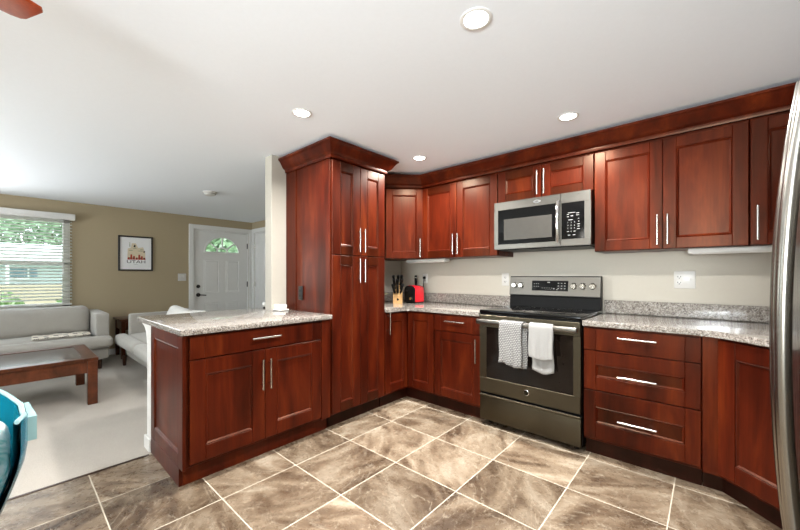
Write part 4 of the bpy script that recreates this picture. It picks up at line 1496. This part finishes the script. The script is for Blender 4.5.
# sofa below the window: back to the front wall, faces +x
so = thing('sofa', 'pale grey sofa with its back to the window', 'sofa', (-3.3, -3.35, 0))
sy1 = -2.27                    # outer face of the visible arm
sy0 = -4.5
g = G(); g.soft(-3.70, -2.86, sy0 + .02, sy1 - .02, .12, .285, .03, n=8); g.make('base', 'sofa', so, smooth=60)
g = G(); g.soft(-3.74, -3.56, sy0 + .01, sy1 - .01, .13, .66, .045, n=8); g.make('backrest', 'sofa', so, smooth=60)
for (a_, b_) in ((sy1 - .15, sy1 - .012), (sy0 + .012, sy0 + .15)):
    g = G(); g.soft(-3.70, -2.89, a_, b_, .14, .69, .02, (0, 0, .004), n=8); g.make('armrest', 'sofa', so, smooth=60)
ymid = (sy0 + sy1) / 2
for s, (a_, b_) in ((1, (ymid + .003, sy1 - .168)), (-1, (sy0 + .168, ymid - .003))):
    g = G(); g.soft(-3.50, -2.86, a_, b_, .287, .425, .05, (0, 0, .012), n=12)
    e0_, e1_ = (sy1 - .20, sy1 + .005) if s > 0 else (sy0 - .005, sy0 + .20)
    g.soft(-2.885, -2.73, min(a_, e0_), max(b_, e1_), .283, .418, .05, (.01, 0, .006), n=12)
    g.make('seat_cushion', 'sofa', so, smooth=60)
    g = G(); g.soft(-3.60, -3.24, a_ + .005, b_ + .012, .432, .755, .055, (.02, 0, .012), n=14, wob=.005); g.make('back_cushion', 'sofa', so, smooth=60)
for xx in (-3.62, -2.94):
    for yy in (sy0 + .1, sy1 - .1):
        g = G(); g.cyl((xx, yy, 0), (xx, yy, .125), .018, .026, 10); g.make('leg', 'espresso', so)

bt = thing('throw_blanket', 'cream throw blanket with a dark pattern folded on the sofa seat', 'blanket', (-3.05, -2.7, .435))
g = G()
bx0, bx1, by0_, by1_ = -3.22, -2.90, -2.96, -2.46
nx, ny = 10, 26
rows = []
for i in range(nx + 1):
    rows.append([])
    for j in range(ny + 1):
        u, v = i / nx, j / ny
        rows[-1].append(g.bm.verts.new((bx0 + (bx1 - bx0) * u + .012 * math.sin(v * 11), by0_ + (by1_ - by0_) * v, .448 + .010 * math.sin(u * PI) + .004 * math.sin(v * 17 + u * 4))))
for A, B in zip(rows, rows[1:]):
    for j in range(ny): g.bm.faces.new((A[j], A[j + 1], B[j + 1], B[j]))
o = g.make('cloth', 'throw', bt, smooth=80)
o.modifiers.new('thickness', 'SOLIDIFY').thickness = .012
g = G()
for j in range(34):
    yy = by0_ + (by1_ - by0_) * (j + .5) / 34
    xo = bx1 + .012 * math.sin((j + .5) / 34 * 11)
    g.tube([(xo - .004, yy, .447), (xo + .02, yy + .003, .446), (xo + .042, yy + random.uniform(-.006, .006), .441)], .0035, 6)
g.make('fringe', 'throw', bt)

# second sofa behind the peninsula: faces -y, its back towards the entrance
s2 = thing('sofa', 'pale grey sofa behind the peninsula with white pillows', 'sofa', (-2.0, -1.75, 0))
tx0, tx1 = -2.985, -.95
g = G(); g.soft(tx0 + .03, tx1 - .03, -2.11, -1.33, .12, .275, .03, n=8); g.make('base', 'sofa', s2, smooth=60)
g = G(); g.soft(tx0 + .01, tx1 - .01, -1.46, -1.29, .13, .645, .045, n=8); g.make('backrest', 'sofa', s2, smooth=60)
for (a_, b_) in ((tx0 + .04, tx0 + .155), (tx1 - .155, tx1 - .04)):
    g = G(); g.soft(a_, b_, -2.085, -1.31, .14, .662, .02, (0, 0, .004), n=8); g.make('armrest', 'sofa', s2, smooth=60)
xm_ = (tx0 + tx1) / 2
for s, (a_, b_) in ((-1, (tx0 + .153, xm_ - .003)), (1, (xm_ + .003, tx1 - .153))):
    g = G(); g.soft(a_, b_, -2.11, -1.50, .277, .415, .05, (0, 0, .012), n=12)
    e0_, e1_ = (tx0 - .005, tx0 + .2) if s < 0 else (tx1 - .2, tx1 + .005)
    g.soft(min(a_, e0_), max(b_, e1_), -2.225, -2.09, .272, .410, .05, (0, .01, .006), n=12)
    g.make('seat_cushion', 'sofa', s2, smooth=60)
    g = G(); g.soft(a_ + .01, b_ - .01, -1.60, -1.42, .42, .70, .07, (0, .025, .012), n=12, wob=.004); g.make('back_cushion', 'sofa', s2, smooth=60)
for xx in (tx0 + .09, tx1 - .09):
    for yy in (-2.13, -1.38):
        g = G(); g.cyl((xx, yy, 0), (xx, yy, .125), .018, .026, 10); g.make('leg', 'espresso', s2)
PL = ['white pillow leaning on the back of the second sofa, nearest its left arm', 'white pillow leaning on the back of the second sofa, further from its left arm']
for i, (xx, rz_) in enumerate(((-2.15, .08), (-1.57, -.1))):
    g = G(); g.soft(-.26, .26, -.06, .06, -.16, .16, .06, (0, .04, 0), n=12)
    g.xf(Matrix.Translation((xx, -1.735, .615)) @ Matrix.Rotation(rz_, 4, 'Z') @ Matrix.Rotation(R(-20), 4, 'X') @ Matrix.Rotation(R(5 if i == 0 else -4), 4, 'Y'))
    tag(g.make('pillow', 'pillow', loc=(xx, -1.72, .43), smooth=70), PL[i], 'pillow', 'pillows on the second sofa')

# end table in the corner between the sofas
et = thing('end_table', 'dark wooden end table in the corner between the two sofas', 'end table', (-3.55, -1.9, 0))
ex0, ex1, ey0, ey1, eh = -3.775, -3.30, -2.11, -1.66, .555
g = G(); g.box(ex0, ex1, ey0, ey1, eh - .028, eh, .004, 2); g.make('top', 'brown', et)
for xx in (ex0 + .02, ex1 - .065):
    for yy in (ey0 + .02, ey1 - .065):
        g = G(); g.box(xx, xx + .045, yy, yy + .045, 0, eh - .0285, .002); g.make('leg', 'brown', et)
g = G(); g.box(ex0 + .03, ex1 - .03, ey0 + .03, ey1 - .03, .40, eh - .029, .002); ap = g.make('drawer_box', 'brown', et)
g = G(); g.box(ex1 - .0305, ex1 - .022, ey0 + .07, ey1 - .07, .415, eh - .045, .002); dw = g.make('drawer', 'brown', et)
g = G(); g.lathe([(.006, 0), (.006, .012), (.013, .018), (.001, .024)], (ex1 - .022, (ey0 + ey1) / 2, .46), 14, 'x'); g.make('knob', 'bronze', dw)
g = G(); g.box(ex0 + .03, ex1 - .03, ey0 + .03, ey1 - .03, .14, .16, .002); g.make('shelf', 'brown', et)

# coffee table
tb = thing('coffee_table', 'long brown wooden coffee table in front of the window sofa', 'coffee table', (-1.85, -3.2, 0))
cx_0, cx_1, cy_0, cy_1, ch = -2.30, -1.40, -3.85, -2.585, .42
g = G()
g.box(cx_0, cx_1, cy_1 - .10, cy_1, ch - .03, ch, .003); g.box(cx_0, cx_1, cy_0, cy_0 + .10, ch - .03, ch, .003)
g.box(cx_0, cx_0 + .1, cy_0 + .1, cy_1 - .1, ch - .03, ch, .003); g.box(cx_1 - .1, cx_1, cy_0 + .1, cy_1 - .1, ch - .03, ch, .003)
g.make('top_frame', 'brown', tb)
g = G(); g.box(cx_0 + .1, cx_1 - .1, cy_0 + .1, cy_1 - .1, ch - .028, ch - .004); g.make('top_panel', 'table_gloss', tb, smooth=0)
g = G()
g.box(cx_1 - .045, cx_1 - .02, cy_0 + .07, cy_1 - .07, ch - .135, ch - .031, .002); g.box(cx_0 + .02, cx_0 + .045, cy_0 + .07, cy_1 - .07, ch - .135, ch - .031, .002)
g.box(cx_0 + .07, cx_1 - .07, cy_1 - .045, cy_1 - .02, ch - .135, ch - .031, .002); g.box(cx_0 + .07, cx_1 - .07, cy_0 + .02, cy_0 + .045, ch - .135, ch - .031, .002)
g.make('apron', 'brown', tb)
for xx in (cx_0 + .004, cx_1 - .074):
    for yy in (cy_0 + .004, cy_1 - .074):
        g = G(); g.box(xx, xx + .07, yy, yy + .07, 0, ch - .0305, .003); g.make('leg', 'brown', tb)

# turquoise shell chair at the left edge, pulled away from the dining table
chx, chy = 1.40, -3.378
ch_ = thing('shell_chair', 'turquoise plastic shell chair with a clouded grey cushion at the left edge', 'chair', (chx, chy, 0))
g = G()
NT_, NH = 36, 10
def shell(t, h, off=0.0):
    """t 0..1 round the back from one arm end to the other, h 0..1 up"""
    a = R(72) + t * R(216)
    top = .815 + .03 * math.sin(PI * t) + .012 * math.cos(t * PI * 7)
    if t < .12 or t > .88: top -= .02
    z = .43 + (top - .43) * h
    rr = (.10 + .175 * min(1.0, h / .75) ** .45 + off)
    return (chx + rr * math.cos(a) * .92, chy + rr * math.sin(a) * .98, z)
for off in (0, .014):
    rows = [[g.bm.verts.new(shell(i / NT_, j / NH, off)) for j in range(NH + 1)] for i in range(NT_ + 1)]
    for A, B in zip(rows, rows[1:]):
        for j in range(NH): g.bm.faces.new((A[j], A[j + 1], B[j + 1], B[j]))
n = 40
g.lathe([(.001, .415), (.10, .415), (.116, .43), (.10, .435), (.001, .432)], (chx, chy, 0), 40)
sh = g.make('shell', 'teal', ch_, smooth=60)
g = G(); g.tube([shell(i / 60, 1.0, .007) for i in range(61)], .0055, 8); g.make('rim', 'teal_rim', sh)
g = G()
hb = [shell(.115 + .05 * k / 6, .72, .02) for k in range(7)]
for (hh, nm) in ((.62, 0), (.97, 0)):
    pass
pp_ = []
for (t, h, o2) in ((.10, .95, .012), (.10, .95, .032), (.17, .95, .034), (.17, .95, .012)):
    pp_.append((t, h, o2))
A = [shell(t, .97, o2) for t, h, o2 in pp_]; B = [shell(t, .80, o2) for t, h, o2 in pp_]
va = [g.bm.verts.new(p) for p in A]; vb_ = [g.bm.verts.new(p) for p in B]
for k in range(4): g.bm.faces.new((va[k], va[(k + 1) % 4], vb_[(k + 1) % 4], vb_[k]))
g.bm.faces.new(va); g.bm.faces.new(vb_[::-1])
g.make('arm_tab', 'teal_rim', sh, smooth=0)
for k in range(4):
    a = R(45 + 90 * k)
    g = G(); g.tube([(chx + .10 * math.cos(a), chy + .10 * math.sin(a), .416), (chx + .22 * math.cos(a), chy + .22 * math.sin(a), 0.0)], .011, 10); g.make('leg', 'light_wood', ch_)
g = G(); g.soft(-.13, .15, -.165, .165, -.035, .035, .035, (0, 0, .02), n=12)
g.xf(Matrix.Translation((chx + .0, chy, .475))); g.make('seat_cushion', 'cushion', ch_, smooth=70)
g = G(); g.soft(-.05, .05, -.18, .18, -.105, .105, .05, (.03, 0, 0), n=12)
g.xf(Matrix.Translation((chx - .02, chy + .072, .695)) @ Matrix.Rotation(R(-14), 4, 'Y')); g.make('back_cushion', 'cushion', ch_, smooth=70)
